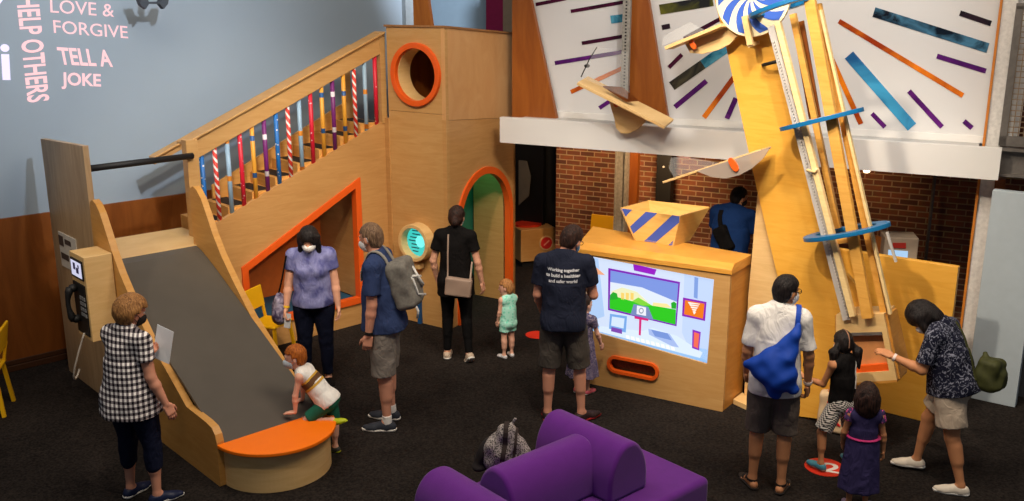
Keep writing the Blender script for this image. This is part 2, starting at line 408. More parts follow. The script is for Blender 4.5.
SKIN = {}
class Figure:
    """a posed person. Local frame: faces +y, x to its right, z up, feet on z = 0."""
    def __init__(s, label, loc, yaw, h, skin, W=1.0, fat=1.0, lf=.525, hh=.134, hips=1.0, lean=0, side=0, twist=0, pelvis=0,
                 head=(0, 0, 0), ua=None, fa=None, th=None, sh=None, foot=None, curl=(28, 28), palm=None, hd=None, rootz=None, bare=(False, False), bust=0.0, fpitch=(0, 0), belly=0.0, group=None, handscale=1.0):
        s.h = h; S = s.S = h / 1.75; s.yaw = yaw; s.loc = np.array([loc[0], loc[1], 0.0]); s.skin = skin; s.fat = fat
        s.Rw = Rz(yaw); s.parts = {}
        ua = ua or {}; fa = fa or {}; th = th or {}; sh = sh or {}; foot = foot or {}; palm = palm or {}; hd = hd or {}
        sides = (('L', -1), ('R', 1))
        hipz = lf * h; headh = hh * h; tl = h - headh - .035 * h - hipz
        s.tl = tl; Wd = .178 * S * W; s.Wd = Wd
        # spine
        def R_at(u): return Rz(twist * u) @ Ry(side * (.3 + .7 * u)) @ Rx(-(pelvis + (lean - pelvis) * u))
        N = 20; pos = [np.zeros(3)]
        for i in range(N): pos.append(pos[-1] + R_at((i + .5) / N) @ V3(0, 0, tl / N))
        s.pos = np.array(pos)
        s.R_at = R_at
        def T(u, x=0, y=0):
            u_ = min(max(u, 0), 1) * N; i = min(int(u_), N - 1); p = s.pos[i] + (s.pos[i + 1] - s.pos[i]) * (u_ - i)
            if u < 0 or u > 1: p = p + R_at(min(max(u, 0), 1)) @ V3(0, 0, (u - min(max(u, 0), 1)) * tl)
            return p + R_at(min(max(u, 0), 1)) @ V3(x, y, 0)
        s.T0 = T
        # legs
        hw = .088 * S * hips; leg = hipz - .048 * h; tln = leg * .505; sln = leg * .495
        J = s.J = {}
        for n, sg in sides:
            J['hip' + n] = T(0, sg * hw)
            t = unit(th.get(n, (sg * .03, .03, -1))); q = unit(sh.get(n, (sg * .01, -.03, -1)))
            J['knee' + n] = J['hip' + n] + t * tln; J['ank' + n] = J['knee' + n] + q * sln
        zmin = min(J['ankL'][2], J['ankR'][2]) - .048 * h
        s.root = V3(0, 0, -zmin if rootz is None else rootz)
        for k in J: J[k] = J[k] + s.root
        T = s.T = lambda u, x=0, y=0: s.T0(u, x, y) + s.root
        # arms
        k_ = .172 * h if lf > .48 else .155 * h
        al, fo = k_ * 1.0, k_ * .86
        for n, sg in sides:
            J['sho' + n] = T(.955, sg * Wd, -.005 * S)
            a = unit(ua.get(n, (sg * .16, .0, -1))); b = unit(fa.get(n, (sg * .04, .2, -1)))
            J['elb' + n] = J['sho' + n] + a * al; J['wri' + n] = J['elb' + n] + b * fo
            J['hd' + n] = unit(hd.get(n, b))
        # head
        s.Rh = Rz(head[0]) @ Rx(-head[1]) @ Ry(head[2]); s.hs = headh / .235
        nb = T(1.0, 0, -.01 * S); s.nb = nb
        J['head'] = nb + (R_at(1.0) @ V3(0, 0, 1) * .5 + s.Rh @ V3(0, 0, 1) * .5) * (.035 * h + .02 * s.hs) + s.Rh @ V3(0, .025 * s.hs, .10 * s.hs)
        hc = J['head']; hs = s.hs; Rh = s.Rh
        B = s.B = {}
        f = fat
        tw = Wd / .178
        B['pelvis'] = [ell(T(.07), (.158 * S * hips * (.6 + .4 * f), .115 * S * f, .125 * S), R_at(0), .05)]
        for n, sg in sides: B['pelvis'].append(ell(T(.0, sg * .075 * S * hips, -.045 * S), (.085 * S * hips, .085 * S * f, .095 * S), R_at(0), .05))
        B['torso'] = [ell(T(.36, 0, .004 * S), (.138 * tw * (.5 + .5 * f), (.1 + belly) * S * f, .15 * tl / .5), R_at(.36), .06),
                      ell(T(.68, 0, -.002), (.152 * tw * (.7 + .3 * f), .112 * S * (.6 + .4 * f), .19 * tl / .5), R_at(.68), .06),
                      cone(T(.93, -Wd * .72, -.01), T(.93, Wd * .72, -.01), .058 * S, .058 * S, .05)]
        if bust:
            for sg in (-1, 1): B['torso'].append(ell(T(.66, sg * .07 * S, .085 * S), (.07 * S, .062 * S * bust, .065 * S), R_at(.66), .04))
        for n, sg in sides: B['torso'].append(cone(T(1.08, 0, -.012), T(.97, sg * Wd * .8, -.01), .05 * S, .045 * S, .04))
        B['neck'] = [cone(T(.95, 0, -.008), hc + Rh @ V3(0, -.02, -.07) * hs, .056 * S * min(1, .75 + .25 * f), .05 * (hs * .6 + S * .4), .03)]
        B['head'] = [ell(hc + Rh @ V3(0, -.008, .022) * hs, np.array((.076, .095, .092)) * hs, Rh, .02),
                     ell(hc + Rh @ V3(0, .022, -.045) * hs, np.array((.06, .068, .072)) * hs, Rh, .03),
                     cone(hc + Rh @ V3(0, .085, .0) * hs, hc + Rh @ V3(0, .104, -.032) * hs, .009 * hs, .014 * hs, .012),
                     ell(hc + Rh @ V3(0, .07, -.095) * hs, np.array((.026, .02, .018)) * hs, Rh, .02),
                     ell(hc + Rh @ V3(0, .078, .022) * hs, np.array((.05, .014, .01)) * hs, Rh, .015)]
        for sg in (-1, 1): B['head'].append(ell(hc + Rh @ V3(sg * .077, -.008, -.012) * hs, np.array((.01, .02, .033)) * hs, Rh @ Rz(sg * -20), .006))
        fs = .55 + .45 * f
        for n, sg in sides:
            A, E, Wr = J['sho' + n], J['elb' + n], J['wri' + n]
            B['ua' + n] = [ell(A, (.054 * S * fs,) * 3, None, .03), cone(A, E, .047 * S * fs, .037 * S * fs, .02)]
            B['fa' + n] = [cone(E, E + (Wr - E) * .3, .037 * S * fs, .037 * S * fs, .015), cone(E + (Wr - E) * .3, Wr, .037 * S * fs, .025 * S * (.7 + .3 * fs), .015)]
            B['hand' + n] = s.hand(n, sg, Wr, J['hd' + n], palm.get(n), curl[0 if n == 'L' else 1], S * handscale * (1.0 if lf > .48 else 1.05))
            H, K, An = J['hip' + n], J['knee' + n], J['ank' + n]
            bk = unit(np.cross(np.cross(K - An, V3(0, -1, 0)), K - An)) if abs(unit(K - An)[1]) < .98 else V3(0, 0, 1)
            B['th' + n] = [cone(H + V3(0, 0, .0), K, .086 * S * hips * fs, .053 * S * fs, .04)]
            B['sh' + n] = [cone(K, An, .05 * S * fs, .031 * S * (.6 + .4 * fs), .02), cone(K + (An - K) * .18 + bk * .017 * S, K + (An - K) * .48 + bk * .012 * S, .046 * S * fs, .04 * S * fs, .03)]
            fd = V3(*foot.get(n, (sg * .18, 1, 0))); pt = fpitch[0 if n == 'L' else 1]
            fd = unit(V3(fd[0], fd[1], 0)); up = V3(0, 0, 1)
            a = math.radians(pt); fdir = fd * math.cos(a) - up * math.sin(a); fup = up * math.cos(a) + fd * math.sin(a)
            J['fdir' + n] = fdir; J['fup' + n] = fup
            heel = An - fdir * .035 * S - fup * .048 * S; ball = An + fdir * .115 * S - fup * .062 * S; toe = An + fdir * .165 * S - fup * .066 * S
            J['heel' + n], J['ball' + n], J['toe' + n] = heel, ball, toe
            B['ft' + n] = [cone(An, An - fup * .02 * S, .032 * S, .034 * S, .02), cone(heel, ball, .032 * S, .024 * S, .02), cone(An + fdir * .03 * S - fup * .02 * S, ball, .03 * S, .022 * S, .02)]
            sd = np.cross(fdir, fup)
            for i in range(5):
                off = (-.032 + .016 * i) * S * -sg * -1
                ln = (.052, .05, .045, .038, .03)[i if sg > 0 else i] * S
                o = sd * (-.03 + .0155 * i) * S * sg
                r = (.013 if i == 0 else .0095) * S
                B['ft' + n].append(cone(ball + o - fup * .008 * S, ball + o + fdir * ln - fup * (.018 * S - r * .4), r * 1.2, r, .008))
        s.body = None; s.label = label; s.bare = bare; s.group = group
    def hand(s, n, sg, Wr, d, pn, curl, S):
        pn = V3(*(pn if pn is not None else (-sg, .25, 0))); pn = unit(pn - d * (pn @ d)); side = np.cross(d, pn) * 1.0
        # thumb side: with the arm hanging and the palm to the thigh the thumb points forward
        side = unit(np.cross(pn, d)) * (1 if sg < 0 else -1)
        P = [Prim('box', .012, c=Wr + d * .052 * S, R=np.stack([side, d, pn], 1), h=np.array([.03, .036, .006]) * S, rd=.009 * S)]
        for i, (o, ln) in enumerate(((.029, .072), (.0095, .08), (-.0095, .074), (-.028, .058))):
            p = Wr + d * (.09 if i in (1, 2) else .085) * S + side * o * S; dd = d; seg = (.44, .31, .25)
            for j in range(3):
                a = math.radians(curl * (.6 if j == 0 else 1.0) * (1 + .12 * i))
                dd = unit(rot_toward(dd, d, pn, a))
                q = p + dd * ln * seg[j] * S
                P.append(cone(p, q, (.0092 - .0008 * j) * S, (.0088 - .001 * j) * S, .004)); p = q
        t0 = Wr + d * .025 * S + side * .026 * S; t1 = t0 + unit(d * .75 + side * .75 + pn * .3) * .036 * S; t2 = t1 + unit(d * .95 + side * .25 + pn * .45) * .032 * S; t3 = t2 + unit(d + pn * .45) * .024 * S
        P += [cone(t0, t1, .014 * S, .011 * S, .012), cone(t1, t2, .011 * S, .0098 * S, .004), cone(t2, t3, .0098 * S, .0082 * S, .004)]
        return P
    def make_body(s, vx=.0065, hide_hair=True):
        pr = []
        for k in ('pelvis', 'torso', 'neck', 'head', 'uaL', 'uaR', 'faL', 'faR', 'thL', 'thR', 'shL', 'shR'): pr += s.B[k]
        for i, n in enumerate('LR'):
            pr += s.B['ft' + n] if s.bare[i] else s.B['ft' + n][:3]
            pr += s.B['hand' + n]
        V, Fq = solid(pr, vx)
        o = mesh_obj('person', V, Fq, s.skin, None, s.loc, math.radians(s.yaw)); tag(o, s.label, 'person', s.group)
        s.body = o; s.bvh = BVHTree.FromPolygons([tuple(v) for v in V], Fq.tolist())
        s.face(); return o
    def face(s):
        hc, Rh, hs = s.J['head'], s.Rh, s.hs
        for sg in (-1, 1):
            b = MB(); c = hc + Rh @ V3(sg * .031, .074, .004) * hs
            sphere(b, c, (.0135 * hs, .012 * hs, .0105 * hs), Rh, m=M_EYE); sphere(b, c + Rh @ V3(0, .0075, 0) * hs, (.0065 * hs,) * 3, Rh, m=M_IRIS)
            s.child('eye', b)
            b = MB(); q = [hc + Rh @ V3(sg * x, y, z) * hs for x, y, z in ((.012, .0875, .021), (.03, .0845, .027), (.048, .070, .021))]
            b.tube(q, [.003 * hs, .0038 * hs, .002 * hs], 6, m=s.hairmat if hasattr(s, 'hairmat') else M_BROW); s.child('eyebrow', b)
        b = MB(); b.tube([hc + Rh @ V3(x, y, z) * hs for x, y, z in ((-.023, .079, -.066), (-.01, .088, -.062), (0, .0885, -.0635), (.01, .088, -.062), (.023, .079, -.066))], [.002 * hs, .0055 * hs, .006 * hs, .0055 * hs, .002 * hs], 8, m=M_LIP)
        s.child('mouth', b)
    def child(s, name, mb, m=None, label=None, parent=None):
        me = bpy.data.meshes.new(name); me.from_pydata([tuple(p) for p in mb.v], [], mb.f); me.update()
        for mm in (mb.mats if mb.mats else [m]): me.materials.append(mm or m)
        me.polygons.foreach_set('material_index', mb.mi); me.polygons.foreach_set('use_smooth', mb.sm)
        bm = bmesh.new(); bm.from_mesh(me); bmesh.ops.recalc_face_normals(bm, faces=bm.faces); bm.to_mesh(me); bm.free()
        o = bpy.data.objects.new(name, me); COL.objects.link(o); o.parent = parent or s.body
        if label: o['label'] = label
        return o
    def wear(s, name, prims, m, vx=.0075, cuts=(), subs=(), wob=.002, wf=18., label=None, seed=1, parent=None):
        V, Fq = solid(prims, vx, cuts, subs, wob, wf, seed)
        o = mesh_obj(name, V, Fq, m, parent or s.body)
        if label: o['label'] = label
        s.parts[name] = (o, BVHTree.FromPolygons([tuple(v) for v in V], Fq.tolist()))
        return o
    # ---- clothing
    def shirt(s, m, name='shirt', off=.014, hem=-.02, sleeve=.62, flare=.012, neckr=.062, loose=.0, label=None, wob=.0025, slv_off=.018, seed=1, back=None, sleeves=True, neckdrop=0.0):
        S = s.S; T = s.T
        P = [p.grow(off * S) for p in s.B['torso']] + [p.grow((off + .003) * S) for p in s.B['pelvis'][:1]]; fs = .55 + .45 * s.fat
        R = s.R_at(.2); w = s.Wd / .178
        hx = max(.165 * S * (.6 + .4 * s.fat), .15 * w) + flare
        P.append(Prim('tube', .03, p=T(.62), q=T(hem), R=R, r1=V3(.150 * w * (.6 + .4 * s.fat) + loose, .118 * S * (.6 + .4 * s.fat) + loose), r2=V3(hx + loose, .128 * S * s.fat + flare + loose), pleat=(7, .02)))
        if hem < 0: P += [p.grow((off + .004) * S) for p in s.B['pelvis'][1:]]
        for n in 'LR':
            if not sleeves: continue
            A, E = s.J['sho' + n], s.J['elb' + n]; q = A + (E - A) * sleeve; Wr = s.J['wri' + n]
            d = unit(E - A)
            if sleeve <= 1: P += [ell(A, (.056 * S * fs + .006,) * 3, None, .03), cone(A, q + d * .02, .052 * S * fs + slv_off * S * .7, .043 * S * fs + slv_off * S * 1.3, .02, [(q, d)])]
            else:
                w_ = E + (Wr - E) * (sleeve - 1); d2 = unit(Wr - E)
                P += [ell(A, (.062 * S,) * 3, None, .03), cone(A, E, .06 * S, .05 * S, .02), cone(E, w_ + d2 * .02, .05 * S, .04 * S, .02, [(w_, d2)])]
        ax = unit(T(.3) - T(0)); cuts = [(T(hem), -ax)]
        nb = s.nb
        subs = [ell(T(1.16 - neckdrop, 0, .01 * S), V3(neckr, neckr * 1.05, .075) * S, s.R_at(1), 0.01)]
        return s.wear(name, P, m, cuts=cuts, subs=subs, wob=wob * S, label=label, seed=seed)
    def shorts(s, m, name='shorts', to=.9, off=.016, flare=.02, top=.2, label=None, seed=2, wob=.003):
        """to: fraction of the thigh (<=1) or 1 + fraction of the shin"""
        S = s.S; P = [p.grow(max(off - .008, .008) * S) for p in s.B['pelvis']]
        for n in 'LR':
            H, K, A = s.J['hip' + n], s.J['knee' + n], s.J['ank' + n]; f = .55 + .45 * s.fat
            r0 = s.B['th' + n][0].a['r1']; r1 = s.B['th' + n][0].a['r2']
            if to <= 1:
                q = H + (K - H) * to; d = unit(K - H); rr = r0 + (r1 - r0) * to
                P.append(cone(H + (q - H) * .18, q + d * .03, r0 + off * S * .8, rr + off * S + flare * S, .02, [(q, d)]))
            else:
                q = K + (A - K) * (to - 1); d = unit(A - K)
                P.append(cone(H + (K - H) * .15, K, r0 + off * S * .7, r1 + off * S, .02))
                rr = .05 * S * f + (.033 - .05) * S * f * (to - 1)
                P.append(cone(K, q + d * .03, r1 + off * S, rr + off * S * .9 + flare * S, .02, [(q, d)])); P.append(s.B['sh' + n][1].grow(off * S * .5))
        ax = unit(s.T(.3) - s.T(0))
        return s.wear(name, P, m, cuts=[(s.T(top), ax)], wob=wob * S, label=label, seed=seed)
    def skirt(s, m, name='skirt', top=.3, length=.3, r1=None, r2=(.22, .19), label=None, pleat=(9, .06), extra=(), dirv=None, cuts=(), subs=(), wob=.002):
        S = s.S; a = s.T(top); ax = unit(s.T(.3) - s.T(0)) if dirv is None else unit(dirv); b = a - ax * length
        r1 = V3(.145, .115) * S if r1 is None else V3(*r1)
        P = [Prim('tube', .02, p=a, q=b, R=s.R_at(.1), r1=r1, r2=V3(*r2), pleat=pleat)] + list(extra)
        return s.wear(name, P, m, label=label, wob=wob * S, cuts=cuts, subs=subs, vx=.007)
    def shoes(s, m, msole, name='shoe', high=.0, label=None, sole=.022, only='LR'):
        S = s.S
        for n in only:
            J = s.J; An, fd, up = J['ank' + n], J['fdir' + n], J['fup' + n]; sd = np.cross(fd, up)
            base = An - up * .082 * S
            P = [cone(An - up * .025 * S - fd * .01 * S, An - up * .05 * S, .042 * S, .044 * S, .02, [(An + up * (.0 + high) * S - up * .012 * S, up)]),
                 cone(J['heel' + n], J['ball' + n] - up * .0 * S, .04 * S, .038 * S, .02), cone(An + fd * .04 * S - up * .03 * S, J['ball' + n] + fd * .015 * S, .036 * S, .03 * S, .025),
                 cone(J['ball' + n] + sd * .01 * S, J['toe' + n] + fd * .02 * S + sd * .006 * S + up * .004 * S, .038 * S, .026 * S, .02), cone(J['ball' + n] - sd * .012 * S, J['toe' + n] + fd * .0 * S - sd * .012 * S + up * .004 * S, .034 * S, .024 * S, .02)]
            o = s.wear(name, P, m, vx=.006, cuts=[(base + up * .012 * S, -up)], wob=0, label=label)
            Q = [cone(J['heel' + n] - up * .012 * S, J['ball' + n] - up * .01 * S, .044 * S, .043 * S, .02), cone(J['ball' + n] - up * .01 * S, J['toe' + n] + fd * .022 * S, .043 * S, .031 * S, .02)]
            s.wear('sole', Q, msole, vx=.006, cuts=[(base + up * (sole) * S, up), (base + up * .001, -up)], wob=0, parent=o)
    def sandals(s, m, msole, label=None):
        S = s.S
        for n in 'LR':
            J = s.J; An, fd, up = J['ank' + n], J['fdir' + n], J['fup' + n]; sd = np.cross(fd, up); base = An - up * .082 * S
            Q = [cone(J['heel' + n], J['ball' + n], .044 * S, .046 * S, .02), cone(J['ball' + n], J['toe' + n] + fd * .014 * S, .046 * S, .034 * S, .02)]
            o = s.wear('sandal', Q, msole, vx=.006, cuts=[(base + up * .016 * S, up), (base - up * .002, -up)], wob=0, label=label)
            b = MB()
            for c0, w_, r_, tl_ in ((J['ball' + n] - fd * .0 * S + up * .004 * S, .026, .04, 0), (An + fd * .05 * S - up * .03 * S, .022, .042, .3), (An - up * .012 * S, .018, .041, .0)):
                for_back = c0 is None
                pts = []; nr = []
                ringn = c0[2]
                for i in range(13):
                    a = -.25 * PI * 0 + PI * i / 12
                    if w_ == .018: dv = fd * math.cos(2 * PI * i / 12) + sd * math.sin(2 * PI * i / 12)
                    else: dv = sd * math.cos(a) + unit(up + fd * tl_) * math.sin(a)
                    far = c0 + dv * .2; hit = s.bvh.ray_cast(Vector(far), Vector(-dv))
                    p = np.array(hit[0]) if hit[0] is not None and np.linalg.norm(np.array(hit[0]) - c0) < .1 * S + .03 else c0 + dv * r_ * S
                    pts.append(p + dv * .001); nr.append(dv)
                b.ribbon(pts, nr, w_ * S, .005 * S, m)
            s.child('strap', b, parent=o)
    def socks(s, m, label=None):
        S = s.S
        for n in 'LR':
            An, K = s.J['ank' + n], s.J['knee' + n]; d = unit(K - An)
            s.wear('sock', [cone(An - d * .03 * S, An + d * .09 * S, .04 * S, .039 * S, .01, [(An + d * .055 * S, d)])], m, vx=.006, wob=.001, label=label)
    # ---- hair
    def hair(s, m, style='short', off=.014, label=None, back=.0, extra=(), fringe=.045, side=.0, nape=-.06, subs=()):
        hc, Rh, hs = s.J['head'], s.Rh, s.hs; s.hairmat = m
        h = lambda x, y, z: hc + Rh @ V3(x, y, z) * hs
        P = [ell(h(0, -.012, .024), (np.array((.076, .095, .092)) + off) * hs, Rh, .02)]
        if nape < -.03: P.append(ell(h(0, -.045, -.03), np.array((.066, .055, .07)) * hs + off * .4 * hs, Rh, .03))
        P += [e(h, hs, Rh) for e in extra]
        # keep the face and ears clear
        S_ = [Prim('box', .01, c=h(0, .125, -.075), R=Rh, h=np.array([.12, .095, .115]) * hs, rd=.01 * hs), ell(h(0, .118, .0), np.array((.07, .062, fringe + .02)) * hs, Rh, .01)]
        S_ += [Prim('box', .01, c=h(sg * .09, .02 - side, -.062), R=Rh, h=np.array([.03, .04, .065]) * hs, rd=.005 * hs) for sg in (-1, 1)] if style in ('short',) else []
        if style == 'long': S_ = [ell(h(0, .13, -.05), np.array((.068, .09, .092)) * hs, Rh, .01)]
        S_ += [e(h, hs, Rh) for e in subs]
        return s.wear('hair', P, m, vx=.0065, cuts=[(h(0, 0, nape - .03), Rh @ V3(0, .0, -1))] if style == 'short' else (), subs=S_, wob=.0016, wf=48, label=label, seed=3)
    def mask(s, m, label=None):
        hc, Rh, hs = s.J['head'], s.Rh, s.hs; h = lambda x, y, z: hc + Rh @ V3(x, y, z) * hs
        P = [ell(h(0, .03, -.055), np.array((.068, .080, .064)) * hs, Rh, .01), ell(h(0, .096, -.045), np.array((.034, .024, .036)) * hs, Rh, .03)]
        o = s.wear('mask', P, m, vx=.005, cuts=[(h(0, .03, 0), Rh @ V3(0, -1, 0)), (h(0, 0, -.018), Rh @ V3(0, .0, 1)), (h(0, 0, -.115), Rh @ V3(0, 0, -1))], wob=0, label=label)
        for sg in (-1, 1):
            b = MB()
            b.tube([h(sg * .062, .04, -.03), h(sg * .078, .0, -.005), h(sg * .082, -.02, .015), h(sg * .08, -.024, -.02), h(sg * .06, .035, -.075)], .0022 * hs + .0008, 6, m=m)
            s.child('ear_loop', b, parent=o)
    def glasses(s, m):
        hc, Rh, hs = s.J['head'], s.Rh, s.hs; h = lambda x, y, z: hc + Rh @ V3(x, y, z) * hs
        b = MB()
        for sg in (-1, 1):
            b.tube([h(sg * .033 + .024 * math.cos(a), .098, .004 + .018 * math.sin(a)) for a in np.linspace(0, 2 * PI, 17)[:-1]], .0022 * hs, 6, m=m, closed=True)
            b.tube([h(sg * .056, .097, .008), h(sg * .078, .06, .01), h(sg * .082, -.01, .006), h(sg * .08, -.025, -.01)], .0022 * hs, 6, m=m)
        b.tube([h(-.01, .1, .006), h(.01, .1, .006)], .0022 * hs, 6, m=m)
        s.child('glasses', b)
    def watch(s, n, m, r=.006, w=.02, label=None, name='wristband', f=.92):
        E, Wr = s.J['elb' + n], s.J['wri' + n]; c = E + (Wr - E) * f; a = unit(Wr - E); x = unit(np.cross(a, V3(.3, .8, .2))); y = np.cross(a, x)
        b = MB(); b.ring(c, x, y, .022 * s.S, .034 * s.S, w, 24, m=m); return s.child(name, b, label=label)
    def W(s, p): return s.Rw @ np.array(p) + s.loc
    def report(s, nm):
        J = s.J; print('POSE', nm, 'head top', proj(s.W(J['head'] + s.Rh @ V3(0, 0, .115) * s.hs)), 'head', proj(s.W(J['head'])), 'nose', proj(s.W(J['head'] + s.Rh @ V3(0, .1, -.03) * s.hs)), 'sho', proj(s.W(J['shoL'])), proj(s.W(J['shoR'])),
                       'hands', proj(s.W(J['wriL'])), proj(s.W(J['wriR'])), 'knees', proj(s.W(J['kneeL'])), proj(s.W(J['kneeR'])), 'ank', proj(s.W(J['ankL'])), proj(s.W(J['ankR'])), 'hip', proj(s.W(s.T(0))))
def rot_toward(dd, d, pn, a):
    ax = unit(np.cross(d, pn)); return dd * math.cos(a) + np.cross(ax, dd) * math.sin(a) + ax * (ax @ dd) * (1 - math.cos(a))
def sphere(mb, c, r, R=None, nu=14, nv=8, m=None):
    R = np.eye(3) if R is None else R; c = np.array(c, float); r = np.array(r, float); vs = []
    for j in range(nv + 1):
        t = PI * j / nv
        for i in range(nu):
            p = 2 * PI * i / nu; vs.append(c + R @ (r * V3(math.sin(t) * math.cos(p), math.sin(t) * math.sin(p), math.cos(t))))
    fs = [(j * nu + i, j * nu + (i + 1) % nu, (j + 1) * nu + (i + 1) % nu, (j + 1) * nu + i) for j in range(nv) for i in range(nu)]
    mb.add(vs, fs, m, True); return mb
M_EYE = mat('eye_white', (235, 232, 228), .2, var=0); M_IRIS = mat('iris', (40, 26, 18), .15, var=0)
M_BROW = mat('brow', (50, 34, 24), .8, var=0); M_LIP = mat('lips', (168, 92, 84), .5, var=0)
# ------------------------------------------------------------------ materials of the place
PLY = wood('plywood_warm', (202, 158, 100), (188, 140, 80))
PLY_Y = wood('plywood_yellow', (234, 176, 74), (222, 158, 54))
PLY_P = wood('plywood_pale', (230, 194, 136), (214, 174, 112))
PLY_G = wood('plywood_grey', (190, 160, 122), (158, 128, 92), sc=(6, 6, .9))
PLY_T = wood('plywood_tan', (200, 152, 94), (184, 134, 76))
WAIN = wood('wainscot_wood', (150, 86, 34), (114, 60, 20), sc=(2, 2, .5), rough=.4)
FIN = wood('fin_wood', (160, 92, 34), (128, 66, 22), sc=(3, 3, .4), rough=.4)
STEP = wood('step_wood', (224, 166, 92), (206, 146, 70))
ORANGE = mat('orange_paint', (228, 92, 26), .4, var=.03)
ORANGE_D = mat('orange_disc', (255, 122, 8), .45, var=.02)
BLACK = mat('black_matte', (18, 17, 17), .6, var=.1)
STEEL = mat('galvanised_steel', (224, 220, 214), .55, .05, var=.12, scale=30)  # base lightened to make up for light missing on the pillar
STEEL_2 = mat('darker_steel', (146, 142, 134), .55, .1, var=.2, scale=30)  # darker copy of the same steel for the brighter lit post and strut
STEEL_D = mat('dark_steel', (116, 110, 104), .5, .4, var=.15, scale=20)
WHITE = mat('white_panel', (226, 224, 220), .5, var=.015, scale=3)
WALLW = mat('stripe_wall_paint', (214, 213, 212), .6, var=.015, scale=2)
BLUEW = mat('blue_wall_paint', (152, 168, 182), .75, var=.02, scale=1.5)
BLUE = mat('hoop_blue', (18, 104, 156), .35, var=.05)
YELLOW = mat('yellow_plastic', (244, 186, 18), .4, var=.03)
ACR = clear('clear_acrylic', a=.09)
def carpet():
    m, nt, b = _new('carpet'); N = nt.nodes.new; L = nt.links.new
    tc = N('ShaderNodeTexCoord'); n1 = N('ShaderNodeTexNoise'); n1.inputs['Scale'].default_value = 55; n1.inputs['Detail'].default_value = 3
    n2 = N('ShaderNodeTexNoise'); n2.inputs['Scale'].default_value = 2.2; n2.inputs['Detail'].default_value = 3
    L(tc.outputs['Object'], n1.inputs['Vector']); L(tc.outputs['Object'], n2.inputs['Vector'])
    r = N('ShaderNodeValToRGB'); r.color_ramp.elements[0].position = .36; r.color_ramp.elements[1].position = .72
    r.color_ramp.elements[0].color = lin((21, 18, 17)); r.color_ramp.elements[1].color = lin((52, 46, 42))
    mx = N('ShaderNodeMix'); mx.data_type = 'FLOAT'; mx.inputs[0].default_value = .25
    L(n1.outputs['Fac'], mx.inputs[2]); L(n2.outputs['Fac'], mx.inputs[3]); L(mx.outputs[0], r.inputs['Fac']); L(r.outputs['Color'], b.inputs['Base Color'])
    bp = N('ShaderNodeBump'); bp.inputs['Strength'].default_value = .5; bp.inputs['Distance'].default_value = .01; L(n1.outputs['Fac'], bp.inputs['Height']); L(bp.outputs['Normal'], b.inputs['Normal'])
    b.inputs['Roughness'].default_value = .95; b.inputs['Specular IOR Level'].default_value = .1
    return m
def brick():
    m, nt, b = _new('brick'); N = nt.nodes.new; L = nt.links.new
    tc = N('ShaderNodeTexCoord'); sp = N('ShaderNodeSeparateXYZ'); cb = N('ShaderNodeCombineXYZ'); L(tc.outputs['Object'], sp.inputs[0])
    L(sp.outputs['X'], cb.inputs['X']); L(sp.outputs['Z'], cb.inputs['Y'])
    br = N('ShaderNodeTexBrick'); L(cb.outputs[0], br.inputs['Vector'])
    br.inputs['Scale'].default_value = 1; br.inputs['Brick Width'].default_value = .2; br.inputs['Row Height'].default_value = .066; br.inputs['Mortar Size'].default_value = .008; br.inputs['Mortar Smooth'].default_value = .3
    br.inputs['Color1'].default_value = lin((158, 86, 40)); br.inputs['Color2'].default_value = lin((96, 44, 22)); br.inputs['Mortar'].default_value = lin((196, 160, 120)); br.inputs['Bias'].default_value = -.1
    n = N('ShaderNodeTexNoise'); n.inputs['Scale'].default_value = 14; L(tc.outputs['Object'], n.inputs['Vector'])
    mx = N('ShaderNodeMix'); mx.data_type = 'RGBA'; mx.blend_type = 'MULTIPLY'; mx.inputs[0].default_value = .5
    L(br.outputs['Color'], mx.inputs[6]); L(n.outputs['Color'], mx.inputs[7])
    g = N('ShaderNodeBrightContrast'); g.inputs['Bright'].default_value = .02; L(mx.outputs[2], g.inputs['Color']); L(g.outputs[0], b.inputs['Base Color'])
    bp = N('ShaderNodeBump'); bp.inputs['Strength'].default_value = .6; bp.inputs['Distance'].default_value = .01; bp.invert = True; L(br.outputs['Fac'], bp.inputs['Height']); L(bp.outputs['Normal'], b.inputs['Normal'])
    b.inputs['Roughness'].default_value = .85; return m
BRICK = brick(); CARPET = carpet()
# ------------------------------------------------------------------ grids measured in the place
SD = V3(.6816, -.7317, 0); TD = V3(.7317, .6816, 0); GA = V3(-2.26, 6.74, 0)      # slide direction, along the left wall, origin
def G(s, t, z=0.0): return GA + SD * s + TD * t + V3(0, 0, z)
Z3 = V3(0, 0, 1)
LW = VPlane(G(-3.7, 0), math.degrees(math.atan2(TD[1], TD[0])))                    # left wall, n towards the room
BM = VPlane((-.14, 10.96), -27.9)                                                  # white beam face
def struct(o): o['kind'] = 'structure'; return o
# floor
mb = MB(); mb.box((0, 9, -.05), (26, 22, .1)); struct(mb.build('floor', CARPET, loc=(0, 9, -.1)))
# left wall with its wainscot, split so nothing overlaps
tR = 4.62
def wallbox(mb, s0, t0, t1, z0, z1, d, m=None): return mb.box(G(s0 - d / 2, (t0 + t1) / 2, (z0 + z1) / 2), (t1 - t0, d, z1 - z0), TD, SD, Z3, m)
mb = MB(); wallbox(mb, -3.7, -5.0, tR, 0, 4.9, .12); wl = struct(mb.build('wall_left', BLUEW))
mb = MB(); wallbox(mb, -3.668, -5.0, tR, 0.12, 1.575, .03); struct(mb.build('trim_1', WAIN))
mb = MB(); wallbox(mb, -3.655, -5.0, tR, 0, .065, .045); wallbox(mb, -3.662, -5.0, tR, .068, .12, .036); struct(mb.build('baseboard_left', mat('baseboard_brown', (70, 40, 20), .5), bevel=.006))
cp = G(-3.7, tR)
mb = MB(); mb.box(cp + TD * .06 + V3(0, 0, 2.45), (.12, .16, 4.9), TD, SD); struct(mb.build('trim_2', mat('corner_post', (150, 160, 166), .6)))
